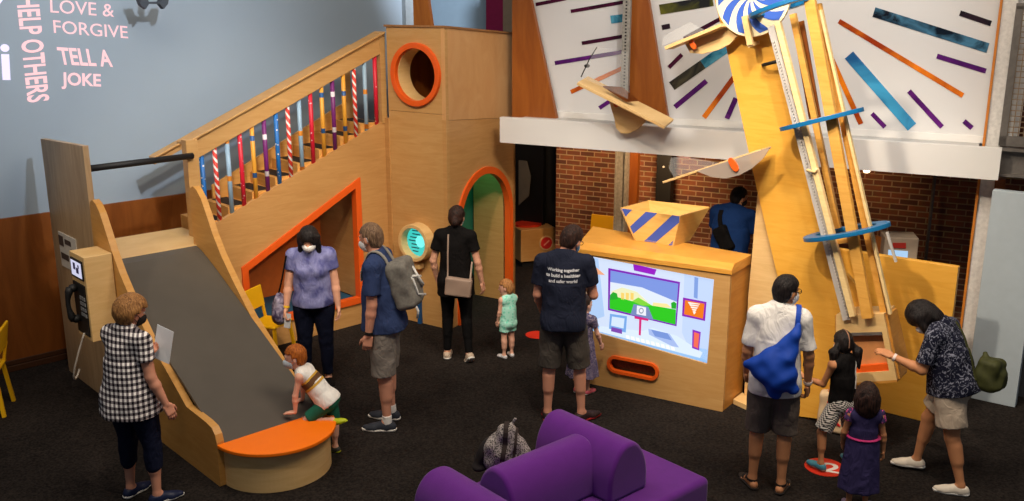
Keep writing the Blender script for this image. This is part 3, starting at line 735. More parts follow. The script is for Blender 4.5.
# far wall behind the play tower
FWp = VPlane((-3.2, 15.6), -24)
mb = MB(); mb.box(FWp.at(3.2, 2.45, -.06), (6.4, .12, 4.9), FWp.e, FWp.n, Z3); struct(mb.build('wall_back', mat('far_blue', (150, 176, 196), .7, var=.02)))
mb = MB(); mb.prism([FWp.px(u, v, .9) for u, v in ((410, 40), (433.5, 40), (424, -25), (410, -25))], FWp.n * -.08, FIN)
def obj1(mb, name, label, cat, m=None, group=None, bevel=0.0, kind=None): return tag(mb.build(name, m, bevel=bevel), label, cat, group, kind)
obj1(mb, 'wooden_fin', 'narrow brown wooden fin rising behind the stair landing near the wall corner', 'fin')
mb = MB(); P = FWp
mb.prism([P.px(486, 40, .3), P.px(503, 40, .3), P.px(503, -25, .3), P.px(486, -25, .3)], P.n * -.05, mat('magenta_panel', (140, 10, 74), .5)); obj1(mb, 'hanging_panel', 'magenta panel showing above the play tower', 'panel')
mb = MB(); mb.prism([P.px(503, 40, .3), P.px(518, 40, .3), P.px(518, -25, .3), P.px(503, -25, .3)], P.n * -.05); struct(mb.build('trim_3', mat('beige_column', (150, 132, 110), .7)))

# ---- mezzanine: white beam, its top, striped wall, brick wall under it
LB = 5.13
mb = MB(); mb.box(BM.at(LB / 2, 2.22, -.04), (LB, .08, .29), BM.e, BM.n, Z3)
for x in (1.9, 3.6): mb.box(BM.at(x, 2.22, .0005), (.004, .003, .28), BM.e, BM.n, Z3, None)
struct(mb.build('beam', WHITE, bevel=.004))
mb = MB(); mb.box(BM.at(LB / 2 - .03, 2.22, -1.07), (LB - .34, 1.98, .24), BM.e, BM.n, Z3); struct(mb.build('ceiling', mat('mezzanine_edge', (196, 195, 192), .6, var=.02)))
W0 = -.5
mb = MB(); mb.box(BM.at(LB / 2 + .14, 3.6, W0 - .05), (LB - .04, .1, 2.54), BM.e, BM.n, Z3); sw = struct(mb.build('wall_mezzanine', WALLW))
mb = MB(); mb.box(BM.at(LB / 2 + .14, 2.375, W0 + .02), (LB - .04, .04, .07), BM.e, BM.n, Z3); struct(mb.build('baseboard_mezzanine', WHITE, bevel=.004))
def painted_mirror(name, c1, c2, rough=.18, sc=3.0):  # two-tone noise paints mirror reflections into the stripe colour
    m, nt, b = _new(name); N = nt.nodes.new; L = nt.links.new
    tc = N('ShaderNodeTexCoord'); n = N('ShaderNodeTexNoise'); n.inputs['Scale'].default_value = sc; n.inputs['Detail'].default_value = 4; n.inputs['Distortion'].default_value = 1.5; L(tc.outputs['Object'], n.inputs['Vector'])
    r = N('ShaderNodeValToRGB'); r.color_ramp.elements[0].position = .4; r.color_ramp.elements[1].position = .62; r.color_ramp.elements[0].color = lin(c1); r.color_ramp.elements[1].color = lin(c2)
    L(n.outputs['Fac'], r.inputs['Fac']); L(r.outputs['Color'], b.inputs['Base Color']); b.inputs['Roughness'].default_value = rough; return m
S_MAR = painted_mirror('stripe_maroon', (52, 8, 34), (76, 14, 48)); S_PUR = painted_mirror('stripe_purple', (70, 18, 92), (98, 30, 118)); S_TEAL = painted_mirror('stripe_teal', (18, 92, 122), (84, 158, 184))
S_ORG = painted_mirror('stripe_orange', (150, 52, 16), (236, 128, 22), sc=1.2); S_BLU = painted_mirror('stripe_blue', (20, 84, 140), (66, 160, 206), sc=1.3); S_BLK = painted_mirror('stripe_black', (14, 12, 14), (40, 24, 34)); S_OLV = painted_mirror('stripe_olive', (34, 34, 34), (96, 96, 30))
S_DRK = painted_mirror('stripe_dark_teal', (8, 22, 36), (70, 120, 150), sc=4)
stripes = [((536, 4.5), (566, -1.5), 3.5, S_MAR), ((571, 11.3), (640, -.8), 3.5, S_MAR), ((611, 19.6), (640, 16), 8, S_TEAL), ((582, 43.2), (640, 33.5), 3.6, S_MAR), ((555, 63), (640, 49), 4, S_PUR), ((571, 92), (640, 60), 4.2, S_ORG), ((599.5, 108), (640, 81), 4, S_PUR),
           ((660, 9.6), (713, 1), 10, S_OLV), ((662, 27.5), (670, 26), 5, S_BLK), ((684, 38.5), (722, 18), 4, S_MAR), ((669, 67.5), (682, 54.5), 4, S_MAR), ((672, 86), (703, 64.3), 9.5, painted_mirror('stripe_charcoal', (40, 40, 36), (78, 74, 56))), ((703, 64.3), (735, 42), 9.5, S_TEAL), ((675, 107), (706.5, 81), 5, S_PUR), ((704, 117.5), (738, 72), 5, S_ORG), ((727, 118.5), (736, 98), 5, S_PUR),
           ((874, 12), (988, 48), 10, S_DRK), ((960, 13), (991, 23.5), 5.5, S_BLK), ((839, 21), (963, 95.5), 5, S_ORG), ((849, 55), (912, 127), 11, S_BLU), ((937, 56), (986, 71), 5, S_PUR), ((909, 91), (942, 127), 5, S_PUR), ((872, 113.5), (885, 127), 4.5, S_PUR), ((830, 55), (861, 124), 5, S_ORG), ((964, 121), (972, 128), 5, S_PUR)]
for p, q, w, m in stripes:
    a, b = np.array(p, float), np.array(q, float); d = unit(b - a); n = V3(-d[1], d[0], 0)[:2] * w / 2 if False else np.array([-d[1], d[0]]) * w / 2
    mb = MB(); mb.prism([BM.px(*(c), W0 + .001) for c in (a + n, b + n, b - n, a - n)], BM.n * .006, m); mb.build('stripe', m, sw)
BKo = -2.0
mb = MB(); bx = BM.at(LB / 2 + .2, 1.05, BKo - .06)
bx0 = BM.loc(BM.px(556, 190, BKo))[0]; bx1 = LB + .95; o = MB(); o.box((0, 0, 1.05), (bx1 - bx0, .12, 2.1)); bw = o.build('wall_brick', BRICK, loc=(0, 0, 0)); bw.location = tuple(BM.at((bx0 + bx1) / 2, 0, BKo - .06)); bw.rotation_euler = (0, 0, math.radians(-27.9)); struct(bw)
mb = MB(); mb.box(BM.at(-1.6, 1.05, -2.55), (3.9, .1, 2.1), BM.e, BM.n, Z3); mb.box(BM.at(bx0 + .05, 1.05, -2.3), (.1, .44, 2.1), BM.e, BM.n, Z3); struct(mb.build('trim_4', BLACK))
# posts under the mezzanine
mb = MB(); c = BM.px(621.5, 200, -1.5); mb.box((c[0], c[1], 1.045), (.15, .1, 2.09), BM.e, BM.n, Z3)
for k in (-.062, .062): mb.box(V3(c[0], c[1], 1.045) + BM.e * k + BM.n * .06, (.02, .025, 2.09), BM.e, BM.n, Z3)
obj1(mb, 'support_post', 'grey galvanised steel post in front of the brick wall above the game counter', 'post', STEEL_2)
mb = MB(); c = BM.px(633.5, 200, -1.6); mb.box((c[0], c[1], 1.045), (.11, .08, 2.09), BM.e, BM.n, Z3); obj1(mb, 'wooden_post', 'brown wooden post beside the steel post on the brick wall', 'post', FIN)
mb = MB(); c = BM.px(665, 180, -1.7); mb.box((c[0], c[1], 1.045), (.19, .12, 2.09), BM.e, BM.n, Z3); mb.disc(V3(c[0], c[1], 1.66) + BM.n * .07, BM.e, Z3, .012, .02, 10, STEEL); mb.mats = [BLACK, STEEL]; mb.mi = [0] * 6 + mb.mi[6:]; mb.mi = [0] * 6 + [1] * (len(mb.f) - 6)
obj1(mb, 'column', 'black column in front of the brick wall behind the striped hopper', 'column', BLACK)
mb = MB(); c = BM.px(931, 210, -1.9); mb.tube([(c[0], c[1], .0), (c[0], c[1], 2.08)], .02, 8, STEEL_D); obj1(mb, 'conduit_pipe', 'thin dark conduit pipe running up the brick wall beside the right pillar', 'pipe')
# right pillar
pc = V3(4.475, 8.90, 0)
e, n = BM.e, BM.n
pil = empty('steel_pillar', pc, 'tall grey steel pillar with orange edge at the right end of the white beam', 'pillar')
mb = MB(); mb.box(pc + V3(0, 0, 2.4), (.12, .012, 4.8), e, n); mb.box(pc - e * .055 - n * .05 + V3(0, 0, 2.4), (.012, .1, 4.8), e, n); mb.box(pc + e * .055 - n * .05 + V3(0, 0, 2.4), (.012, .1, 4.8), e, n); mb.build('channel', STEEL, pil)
mb = MB(); mb.box(pc - e * .074 + n * .004 + V3(0, 0, 2.4), (.022, .07, 4.8), e, n); mb.build('edging', mat('edge_orange', (206, 124, 44), .5), pil)
mb = MB(); c = pc + e * .105 - n * .0; mb.box(c + V3(0, 0, 1.02), (.09, .1, 2.04), e, n); obj1(mb, 'wooden_post', 'brown wooden post between the grey pillar and the pale panel', 'post', FIN)
# pale wall panel, steel beam and wire mesh at the right edge
RP = VPlane(fl(966, 397)[:2], -36)
mb = MB(); mb.box(RP.at(.21, 1.0, -.05), (.42, .1, 2.0), RP.e, RP.n, Z3); struct(mb.build('wall_right', mat('pale_blue_panel', (176, 188, 196), .6, var=.03), bevel=.004))
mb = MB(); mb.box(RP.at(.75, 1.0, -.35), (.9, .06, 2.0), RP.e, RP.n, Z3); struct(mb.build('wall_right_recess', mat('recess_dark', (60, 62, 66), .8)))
GO = -.22
gx = BM.loc(BM.px(998, 150, GO))[0]; zA = BM.px(1010, 148, GO)[2]; zB = BM.px(1010, 176, GO)[2]
mb = MB(); c = BM.at(gx + .65, (zA + zB) / 2, GO); hh = zA - zB
mb.box(c + Z3 * (hh / 2 - .012), (1.3, .14, .024), BM.e, BM.n, Z3); mb.box(c - Z3 * (hh / 2 - .012), (1.3, .14, .024), BM.e, BM.n, Z3); mb.box(c - BM.n * .02, (1.3, .02, hh - .03), BM.e, BM.n, Z3)
obj1(mb, 'steel_girder', 'dark steel girder under the wire mesh at the right edge', 'girder', STEEL_D)
x0 = BM.loc(BM.px(999, 140, GO))[0]; z0 = BM.px(1008, 146, GO)[2]; z1 = BM.px(1014, 6, GO)[2]; x1 = x0 + 1.0
ms = empty('mesh_guard', BM.at(x0 + .5, z0, GO), 'rusty wire mesh guard in a steel frame at the top right', 'mesh guard')
mb = MB()
for x in (x0 + .03, x1): mb.bar(BM.at(x, z0, GO), BM.at(x, z1, GO), .06, .04, BM.e)
mb.bar(BM.at(x0, z0 + .045, GO), BM.at(x1, z0 + .045, GO), .09, .04, Z3); mb.bar(BM.at(x0, z1, GO), BM.at(x1, z1, GO), .05, .04, Z3)
mb.build('frame', STEEL_D, ms)
mb = MB()
for k in range(22): mb.bar(BM.at(x0 + .04 + .96 * (k + .5) / 22, z0, GO), BM.at(x0 + .04 + .96 * (k + .5) / 22, z1, GO), .008, .008, BM.e)
for k in range(24): mb.bar(BM.at(x0 + .04, z0 + .05 + (z1 - z0 - .05) * (k + .5) / 24, GO), BM.at(x1, z0 + .05 + (z1 - z0 - .05) * (k + .5) / 24, GO), .008, .008, Z3)
mb.build('wire_mesh', mat('rust_wire', (150, 126, 98), .5, .3), ms)
mb = MB(); mb.box(BM.at(x0 + .9, 3.2, -1.0), (1.8, .08, 2.2), BM.e, BM.n, Z3); struct(mb.build('trim_5', mat('behind_mesh', (92, 46, 22), .8, var=.6, scale=5)))
# fins standing on the beam in front of the striped wall
for pts, lab in ((((512, 119), (556.5, 119), (526, -22), (512, -22)), 'brown wooden fin standing on the white beam beside the play tower'),
                 (((629.5, 119.5), (668, 119.5), (645, -22), (629.5, -22)), 'brown wooden fin standing on the white beam behind the perforated strut')):
    mb = MB(); mb.prism([BM.px(u, v, W0 + .14) for u, v in pts], BM.n * -.06)
    obj1(mb, 'wooden_fin', lab, 'fin', FIN, bevel=.004)
mb = MB(); a, b = BM.px(624, 119, W0 + .24), BM.px(624, -22, W0 + .24)
b = np.array([a[0], a[1], b[2]]); mb.bar(a, b, .085, .05, BM.e)
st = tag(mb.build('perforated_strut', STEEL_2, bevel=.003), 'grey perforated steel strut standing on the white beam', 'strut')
mb = MB()
for k in range(40): mb.box(a + V3(0, 0, .05 + k * .035) + BM.n * .0255, (.02, .002, .016), BM.e, BM.n, Z3)
mb.build('slot', BLACK, st)
# recessed lamp under the beam
mb = MB(); c = BM.px(866, 177, -.12); c[2] = 2.10
lm = empty('downlight', (c[0], c[1], 2.03), 'small lit downlight hanging under the white beam right of the wooden rails', 'lamp')
mb.tube([(c[0], c[1], 2.1), (c[0], c[1], 2.06)], [.03, .036], 16, STEEL_D); mb.build('housing', STEEL_D, lm)
mb = MB(); sphere(mb, (c[0], c[1], 2.05), (.032, .032, .02), m=glow('lamp_glow', (255, 224, 176), 6)); mb.build('bulb', None, lm)

# ---- words projected on the left wall
PINK = glow('projected_light', (255, 204, 208), 1.05); PINKW = glow('projected_white', (236, 228, 255), 1.1)
def words(body, bl, br, tl, lab, m=PINK, bold=.02, group=None):
    mb = MB(); letters(mb, body, LW.px(*bl, .001), LW.px(*br, .001), LW.px(*tl, .001), m, bold, lift=.004)
    return tag(mb.build('projected_words', m), lab, 'projected words')
words('LOVE &', (50.5, 12.5), (114, 17), (50, -1), 'pink projected words LOVE & on the upper left wall', bold=.0)
words('FORGIVE', (54, 33), (128, 38.5), (53, 20), 'pink projected word FORGIVE on the upper left wall', bold=.0)
words('TELL A', (60, 64.5), (113, 67), (56.5, 47), 'pink projected words TELL A on the left wall', bold=.022)
words('JOKE', (61.5, 89), (101, 90.5), (61, 72), 'pink projected word JOKE on the left wall below the others', bold=.022)
words('HELP OTHERS', (15.8, -3), (27.5, 103), (38.5, -4), 'pink projected words HELP OTHERS running vertically down the left wall', bold=.02)
words('i', (2, 80), (11, 80), (0, 44), 'large pale projected letter i at the left edge of the wall', PINKW, .02)
words('y', (-22, 24), (6, 22), (-22, -4), 'large pale projected letter y cut by the top left corner', PINKW, .02)
# bracket of a projector hanging at the top left
pj = empty('projector_bracket', LW.px(153, 4, .5), 'dark projector bracket with two prongs at the top above the blue wall', 'bracket')
mb = MB(); P = lambda u, v: LW.px(u, v, .5)
mb.prism([P(u, v) for u, v in ((137, -6), (146, -6), (149, 2), (160, 1.5), (164, -6), (170, -6), (168, 4), (164, 9), (160, 4), (149, 4), (146, 9), (141, 5))], LW.n * -.08)
mb.build('yoke', mat('bracket_dark', (58, 66, 76), .5), pj)
mb = MB(); mb.tube([P(153, -2), P(153, -30)], .03, 10); mb.build('stem', MATS['bracket_dark'], pj)
# ------------------------------------------------------------------ slide
sl = empty('slide', G(-1.2, .47), 'wide plywood play slide with a grey bed and orange half-round landing', 'slide')
side = [(-2.18, 1.2), (-2.18, 1.88), (-2.155, 1.93), (-2.1, 1.955), (-2.03, 1.93), (-1.95, 1.86), (-1.86, 1.72), (-1.76, 1.55), (-1.62, 1.37), (-1.40, 1.15), (-1.12, .90), (-.80, .70), (-.50, .51), (-.16, .49), (-.07, .475), (-.02, .43), (0, .37), (0, 0), (-2.18, 0)]
SLAB = .06
for t0, nm in ((0, 'side_panel'), (.93, 'side_panel')):
    mb = MB(); plate(mb, side, [], SLAB, G(0, t0 + (SLAB / 2 if t0 == 0 else SLAB / 2)), SD, Z3); mb.build(nm, wood('slide_ply', (208, 156, 86), (192, 136, 64)), sl, bevel=.008, seg=3)
mb = MB(); plate(mb, [(-3.3, 0), (-2.185, 0), (-2.185, 2.42), (-3.3, 2.37)], [], .05, G(0, .025), SD, Z3); mb.build('tall_panel', PLY_G, sl, bevel=.004)
BED = mat('slide_bed', (86, 80, 72), .42, var=.05, scale=5, spec=.35)
prof = [(-2.12, 1.375), (-2.02, 1.35), (-1.9, 1.30), (-1.7, 1.205), (-1.2, .95), (-.63, .655), (-.25, .455), (-.08, .375), (0.0, .335)]
mb = MB(); pts = [G(s, .05, z) for s, z in prof] + [G(s, .05, z - .03) for s, z in prof[::-1]]
mb.prism(pts, TD * .875, BED); mb.build('slide_bed', BED, sl)
mb = MB(); mb.box(G(-2.53, .605, 1.355), (.82, 1.11, .045), SD, TD, Z3); mb.build('platform', PLY_P, sl, bevel=.005)
mb = MB(); mb.box(G(-2.9, .605, .66), (.04, 1.11, 1.32), SD, TD, Z3); mb.build('back_panel', PLY, sl)
mb = MB(); mb.tube([G(-2.22, .02, 2.21), G(-2.42, 1.10, 2.19)], .03, 12); mb.build('grab_bar', BLACK, sl)
mb = MB(); mb.box(G(-2.5, 1.115, 1.17), (.11, .12, 2.34), SD, TD, Z3); mb.build('post', PLY, sl, bevel=.006)
# half-round landing
c = G(.0, .49, 0); half = [G(.49 * math.sin(a), .488 - .488 * math.cos(a), .325) for a in np.linspace(0, PI, 40)]
mb = MB(); mb.prism(half, V3(0, 0, .03)); mb.build('landing_disc', ORANGE_D, sl, bevel=.006)
half2 = [G(-.0 + .43 * math.sin(a), .488 - .44 * math.cos(a), 0) for a in np.linspace(0, PI, 40)]
mb = MB(); mb.prism(half2, V3(0, 0, .324), smooth=False); mb.build('landing_base', PLY_P, sl, bevel=.003)
# phone box on the outside of the tall panel
ph = empty('telephone_box', G(-1.8, -.17, .8), 'wall-mounted plywood telephone box with small screen and black handset on the slide side', 'telephone')
mb = MB(); mb.box(G(-1.92, -.125, 1.16), (.34, .24, .76), SD, TD, Z3); mb.build('cabinet', PLY_P, ph, bevel=.006)
mb = MB(); mb.box(G(-1.92, -.2505, 1.05), (.27, .012, .46), SD, TD, Z3); mb.build('backplate', BLACK, ph)
mb = MB(); mb.box(G(-1.92, -.2505, 1.41), (.27, .012, .17), SD, TD, Z3, BLACK); mb.box(G(-1.92, -.2575, 1.41), (.235, .004, .135), SD, TD, Z3, glow('phone_screen', (206, 206, 232), 1.0))
for k, (dx, dz, w, h) in enumerate(((-.04, .02, .05, .06), (.03, -.01, .06, .05), (.06, .03, .03, .03))): mb.box(G(-1.92 + dx, -.26, 1.41 + dz), (w, .002, h), SD, TD, Z3, mat('phone_icon', (72, 68, 120), .5))
mb.build('screen', None, ph)
mb = MB(); hp = [G(-1.98, -.31 - .03 * math.sin(PI * i / 8), .94 + .30 * i / 8) for i in range(9)]; mb.tube(hp, [.03, .034, .026, .02, .02, .02, .026, .034, .03], 12, BLACK)
sphere(mb, G(-1.98, -.285, .95), (.042, .042, .036), m=BLACK); sphere(mb, G(-1.98, -.285, 1.23), (.042, .042, .036), m=BLACK); mb.build('handset', BLACK, ph)
mb = MB()
for i in range(12): mb.box(G(-1.89 + .045 * (i % 3), -.2595, 1.16 - .05 * (i // 3)), (.03, .008, .03), SD, TD, Z3)
mb.build('keypad', mat('keypad_grey', (120, 122, 124), .4), ph)
mb = MB(); mb.tube([G(-1.87 - .24 * a, -.27 - .09 * math.sin(PI * a), .84 - .46 * math.sin(PI * a * .66)) for a in np.linspace(0, 1, 20)], .009, 8); mb.build('cord', mat('phone_cord', (186, 176, 164), .5), ph)
# a small notice on the panel
nt_ = empty('notice_sheet', G(-2.45, -.01, 1.2), 'small printed notice sheet fixed to the tall panel behind the telephone box', 'notice')
mb = MB(); mb.box(G(-2.86, -.006, 1.33), (.46, .01, .34), SD, TD, Z3, mat('notice_paper', (206, 198, 184), .6)); mb.build('sheet', None, nt_)
mb = MB()
for i, (x, z, w, h) in enumerate(((-.16, .09, .12, .1), (.02, .1, .16, .05), (.14, .02, .1, .06), (-.1, -.06, .2, .06), (.12, -.09, .14, .07))): mb.box(G(-2.86 + x, -.013, 1.33 + z), (w, .003, h), SD, TD, Z3)
mb.build('print', mat('notice_ink', (70, 58, 52), .6), nt_)

# ------------------------------------------------------------------ staircase with the cubby under it
sg = empty('staircase', G(-3.0, 2.2), 'plywood play staircase with a slanted railing of colourful painted balusters', 'staircase')
S0 = -2.51
def stz(t): return 1.40 + (t - 1.18) * .412            # top edge of the side panel
mb = MB()
cub = [(1.58, .27), (3.06, .27), (3.06, 1.70), (1.58, .945)]
plate(mb, [(1.18, 0), (3.475, 0), (3.475, stz(3.475)), (1.18, stz(1.18))], [cub], .05, G(S0 - .025, 0), TD, Z3); mb.build('side_panel', PLY_T, sg, bevel=.004)
mb = MB()
def inset(poly, d):
    P = [np.array(p) for p in poly]; c = sum(P) / len(P); out = []
    for i in range(len(P)):
        a, b, q = P[i - 1], P[i], P[(i + 1) % len(P)]; e1 = unit(b - a); e2 = unit(q - b); n1 = np.array([-e1[1], e1[0]]); n2 = np.array([-e2[1], e2[0]])
        m = unit(n1 + n2); out.append(tuple(b + m * d / (m @ n1)))
    return out
plate(mb, inset(cub, -.015), [inset(cub, .055)], .09, G(S0 - .02, 0), TD, Z3); mb.build('cubby_trim', ORANGE, sg, bevel=.006)
mb = MB(); mb.box(G(-2.98, 2.32, .245), (1.5, .84, .05), TD, SD, Z3); mb.build('cubby_floor', mat('cubby_blue', (26, 78, 106), .6), sg)
mb = MB(); plate(mb, [(1.5, .27), (3.12, .27), (3.12, 1.74), (1.5, .9)], [], .03, G(-3.42, 0), TD, Z3); mb.build('cubby_back', mat('cubby_orange', (206, 104, 36), .55), sg)
mb = MB(); mb.box(G(-2.98, 3.1, .95), (.03, .84, 1.36), TD, SD, Z3); mb.build('cubby_side', PLY_T, sg)
mb = MB(); mb.box(G(-3.05, 1.55, .6), (.03, .8, .64), TD, SD, Z3); mb.build('cubby_side', mat('cubby_orange', (206, 104, 36)), sg)
NS = 8; run = (3.42 - 1.22) / NS; r0 = 1.375; rise = (2.33 - r0) / NS
for i in range(NS):
    t0 = 1.22 + run * i; z = r0 + rise * (i + 1)
    mb = MB(); mb.box(G(-2.82, t0 + run / 2, z - .015 - .1), (run, .54, .2), TD, SD, Z3); stp = mb.build('step', STEP, sg)
    mb = MB(); mb.box(G(-2.82, t0 + run / 2 + .01, z - .013), (run * .62, .46, .008), TD, SD, Z3); mb.build('tread_mat', BLACK, stp)
mb = MB(); plate(mb, [(1.6, 1.5), (3.45, 2.30), (3.45, 2.56), (1.6, 1.74)], [], .03, G(-3.11, 0), TD, Z3); mb.build('stringer', STEP, sg)
def rail(s, t0, z0, t1, z1, h, d, name, m):
    mb = MB(); mb.prism([G(s - d / 2, t0, z0), G(s - d / 2, t1, z1), G(s - d / 2, t1, z1 - h), G(s - d / 2, t0, z0 - h)], SD * d); return mb.build(name, m, sg, bevel=.004)
def rz(t): return 2.335 + (t - 1.17) * .418
rail(S0 - .02, 1.12, rz(1.12), 3.47, rz(3.47), .2, .05, 'handrail', PLY)
rail(S0 - .06, 1.06, rz(1.06) + .022, 3.47, rz(3.47) + .022, .022, .2, 'rail_cap', PLY)
rail(-3.12, 1.0, 2.10, 3.45, 3.13, .07, .05, 'handrail', PLY)
rail(-3.12, .98, 2.115, 3.45, 3.155, .022, .13, 'rail_cap', PLY)
for s_, t_, z_ in ((-3.12, 3.35, 2.9),):
    mb = MB(); mb.box(G(s_, t_, z_ / 2), (.08, .08, z_), TD, SD, Z3); mb.build('post', PLY, sg)
mb = MB(); mb.box(G(S0 - .03, 3.445, 2.8), (.07, .08, 1.0), TD, SD, Z3); mb.build('post', PLY, sg)
mb = MB(); mb.box(G(-2.475, 3.475, 1.18), (.06, .09, 2.36), TD, SD, Z3); mb.build('corner_batten', PLY_T, sg)
def bal(name, base, kind, c2=(236, 230, 224)):
    m, nt, b = _new(name); N = nt.nodes.new; L = nt.links.new
    tc = N('ShaderNodeTexCoord'); sp = N('ShaderNodeSeparateXYZ'); L(tc.outputs['Object'], sp.inputs[0]); r = N('ShaderNodeValToRGB'); r.color_ramp.interpolation = 'CONSTANT'
    r.color_ramp.elements[0].color = lin(base); r.color_ramp.elements[1].color = lin(c2); r.color_ramp.elements[1].position = .62
    mm = N('ShaderNodeMath'); mm.operation = 'MULTIPLY_ADD'; L(sp.outputs['Z'], mm.inputs[0])
    if kind == 'spiral':
        a = N('ShaderNodeMath'); a.operation = 'MULTIPLY_ADD'; L(sp.outputs['X'], a.inputs[0]); a.inputs[1].default_value = 16; a.inputs[2].default_value = 50
        mm.inputs[1].default_value = 11; L(a.outputs[0], mm.inputs[2])
    elif kind == 'band': mm.inputs[1].default_value = 2.6; mm.inputs[2].default_value = 40; r.color_ramp.elements[1].position = .86
    else:
        v = N('ShaderNodeTexVoronoi'); v.inputs['Scale'].default_value = 22; L(tc.outputs['Object'], v.inputs['Vector']); r.color_ramp.elements[1].position = .2
        r.color_ramp.elements[0].color = lin(c2); r.color_ramp.elements[1].color = lin(base); L(v.outputs['Distance'], r.inputs['Fac'])
    if kind != 'dots':
        f = N('ShaderNodeMath'); f.operation = 'FRACT'; L(mm.outputs[0], f.inputs[0]); L(f.outputs[0], r.inputs['Fac'])
    L(r.outputs['Color'], b.inputs['Base Color']); b.inputs['Roughness'].default_value = .45; return m
BL = {'b': (bal('baluster_blue', (30, 110, 186), 'dots'), 'blue baluster with white dots'), 's': (bal('baluster_spiral', (224, 56, 42), 'spiral'), 'red baluster with white spiral'), 'l': (bal('baluster_light', (150, 182, 206), 'band', (222, 140, 46)), 'light blue baluster with orange band'),
      'r': (bal('baluster_red', (214, 30, 56), 'dots', (236, 200, 204)), 'red baluster'), 'o': (bal('baluster_ochre', (234, 166, 56), 'band', (40, 90, 150)), 'orange baluster with blue band'), 'p': (bal('baluster_plum', (116, 34, 112), 'band', (232, 226, 232)), 'purple baluster with white band')}
for i, k in enumerate('bslropbslroposlr'):
    t = 1.245 + i * (3.36 - 1.245) / 15
    mb = MB(); z0 = stz(t) - .03; z1 = rz(t) - .17; mb.tube([G(S0 - .03, t, z0), G(S0 - .03, t, z1)], .0235, 12)
    o = mb.build('baluster', BL[k][0], sg); o['label'] = BL[k][1]

# ------------------------------------------------------------------ play tower
C1, C2, C3 = V3(-1.39, 10.88, 0), V3(-.715, 10.42, 0), V3(.04, 11.63, 0); C4 = C1 + (C3 - C2)
tw = empty('play_tower', (C1 + C3) / 2, 'tall plywood play tower with orange rimmed porthole and arched doorway', 'play tower')
e1 = unit(C1 - C2); L1 = np.linalg.norm(C1 - C2); e2 = unit(C3 - C2); L2 = np.linalg.norm(C3 - C2)
n1 = unit(np.cross(Z3, e1)) ; n1 = n1 if n1[1] < 0 else -n1
n2 = unit(np.cross(Z3, e2)); n2 = n2 if n2[1] < 0 else -n2
ZS = 2.45; ZT = 3.37
LP = -1 * e1
mb = MB(); plate(mb, [(0, ZS + .004), (L1, ZS + .004), (L1, ZT), (0, ZT)], [circ(.40, 2.865, .29, 56)], .05, C2 - n1 * .025, e1, Z3); mb.build('upper_panel', PLY, tw)
mb = MB(); plate(mb, [(0, 0), (L1, 0), (L1, ZS), (0, ZS)], [circ(.40, .99, .185, 48)], .05, C2 - n1 * .025, e1, Z3); mb.build('lower_panel', PLY, tw)
arch = lambda x0, x1, zs, zt, n=28: [(x0, 0)] + [((x0 + x1) / 2 - (x1 - x0) / 2 * math.cos(PI * i / n), zs + (zt - zs) * math.sin(PI * i / n)) for i in range(n + 1)] + [(x1, 0)]
mb = MB(); ar = arch(.24, 1.27, 1.17, 1.70); outl = [(0, 0)] + ar + [(L2, 0), (L2, ZS - .17), (0, ZS - .06)]
plate(mb, outl, [], .05, C2 - n2 * .025, e2, Z3); mb.build('lower_panel', PLY_T, tw)
mb = MB(); plate(mb, [(0, ZS - .056), (L2, ZS - .166), (L2, ZT - .11), (0, ZT)], [], .05, C2 - n2 * .025, e2, Z3); mb.build('upper_panel', wood('plywood_blond', (212, 164, 110), (200, 148, 92), sc=(2, 2, 1)), tw)
mb = MB(); a1 = arch(.165, 1.345, 1.17, 1.775); a0 = arch(.245, 1.265, 1.17, 1.695); plate(mb, a1 + a0[::-1], [], .075, C2 - n2 * .015, e2, Z3); mb.build('arch_trim', ORANGE, tw, bevel=.006)
mb = MB(); mb.ring(C2 + e1 * .40 + Z3 * 2.865 + n1 * .01, e1, Z3, .282, .345, .06, 64); mb.build('porthole_rim', ORANGE, tw, bevel=.006)
mb = MB(); mb.ring(C2 + e1 * .40 + Z3 * 2.865 - n1 * .12, e1, Z3, .277, .295, .2, 64); mb.build('porthole_sleeve', PLY_P, tw)
mb = MB(); cc = C2 + e1 * .40 + Z3 * .99
mb.ring(cc + n1 * .07, e1, Z3, .172, .218, .14, 56); mb.build('viewer_ring', PLY_P, tw, bevel=.008)
mb = MB(); CY = glow('viewer_cyan', (64, 214, 206), .9); CYD = glow('viewer_dark', (10, 70, 80), .4)
mb.disc(cc + n1 * .02, e1, Z3, .178, .02, 48, CY)
for k in range(7):
    z = -.12 + .04 * k; w = math.sqrt(.16 ** 2 - z * z); mb.box(cc + n1 * .032 + e1 * (w - .02 - .03 * (k % 3)) * .6 + Z3 * z, (w * .8, .004, .012), e1, n1, Z3, CYD)
sphere(mb, cc + n1 * .03 - e1 * .02, (.07, .01, .07), np.stack([e1, n1, Z3], 1), m=glow('viewer_bright', (120, 244, 236), 1.1)); mb.build('viewer_screen', None, tw)
mb = MB(); mb.box(cc + n1 * .05 - Z3 * .28, (.1, .09, .07), e1, n1, Z3); mb.build('viewer_bracket', PLY_P, tw, bevel=.012)
mb = MB(); mb.box(C2 + e1 * .42 + n1 * .02 + Z3 * .2, (.045, .035, .4), e1, n1, Z3); mb.build('blue_batten', mat('batten_blue', (24, 78, 130), .5), tw)
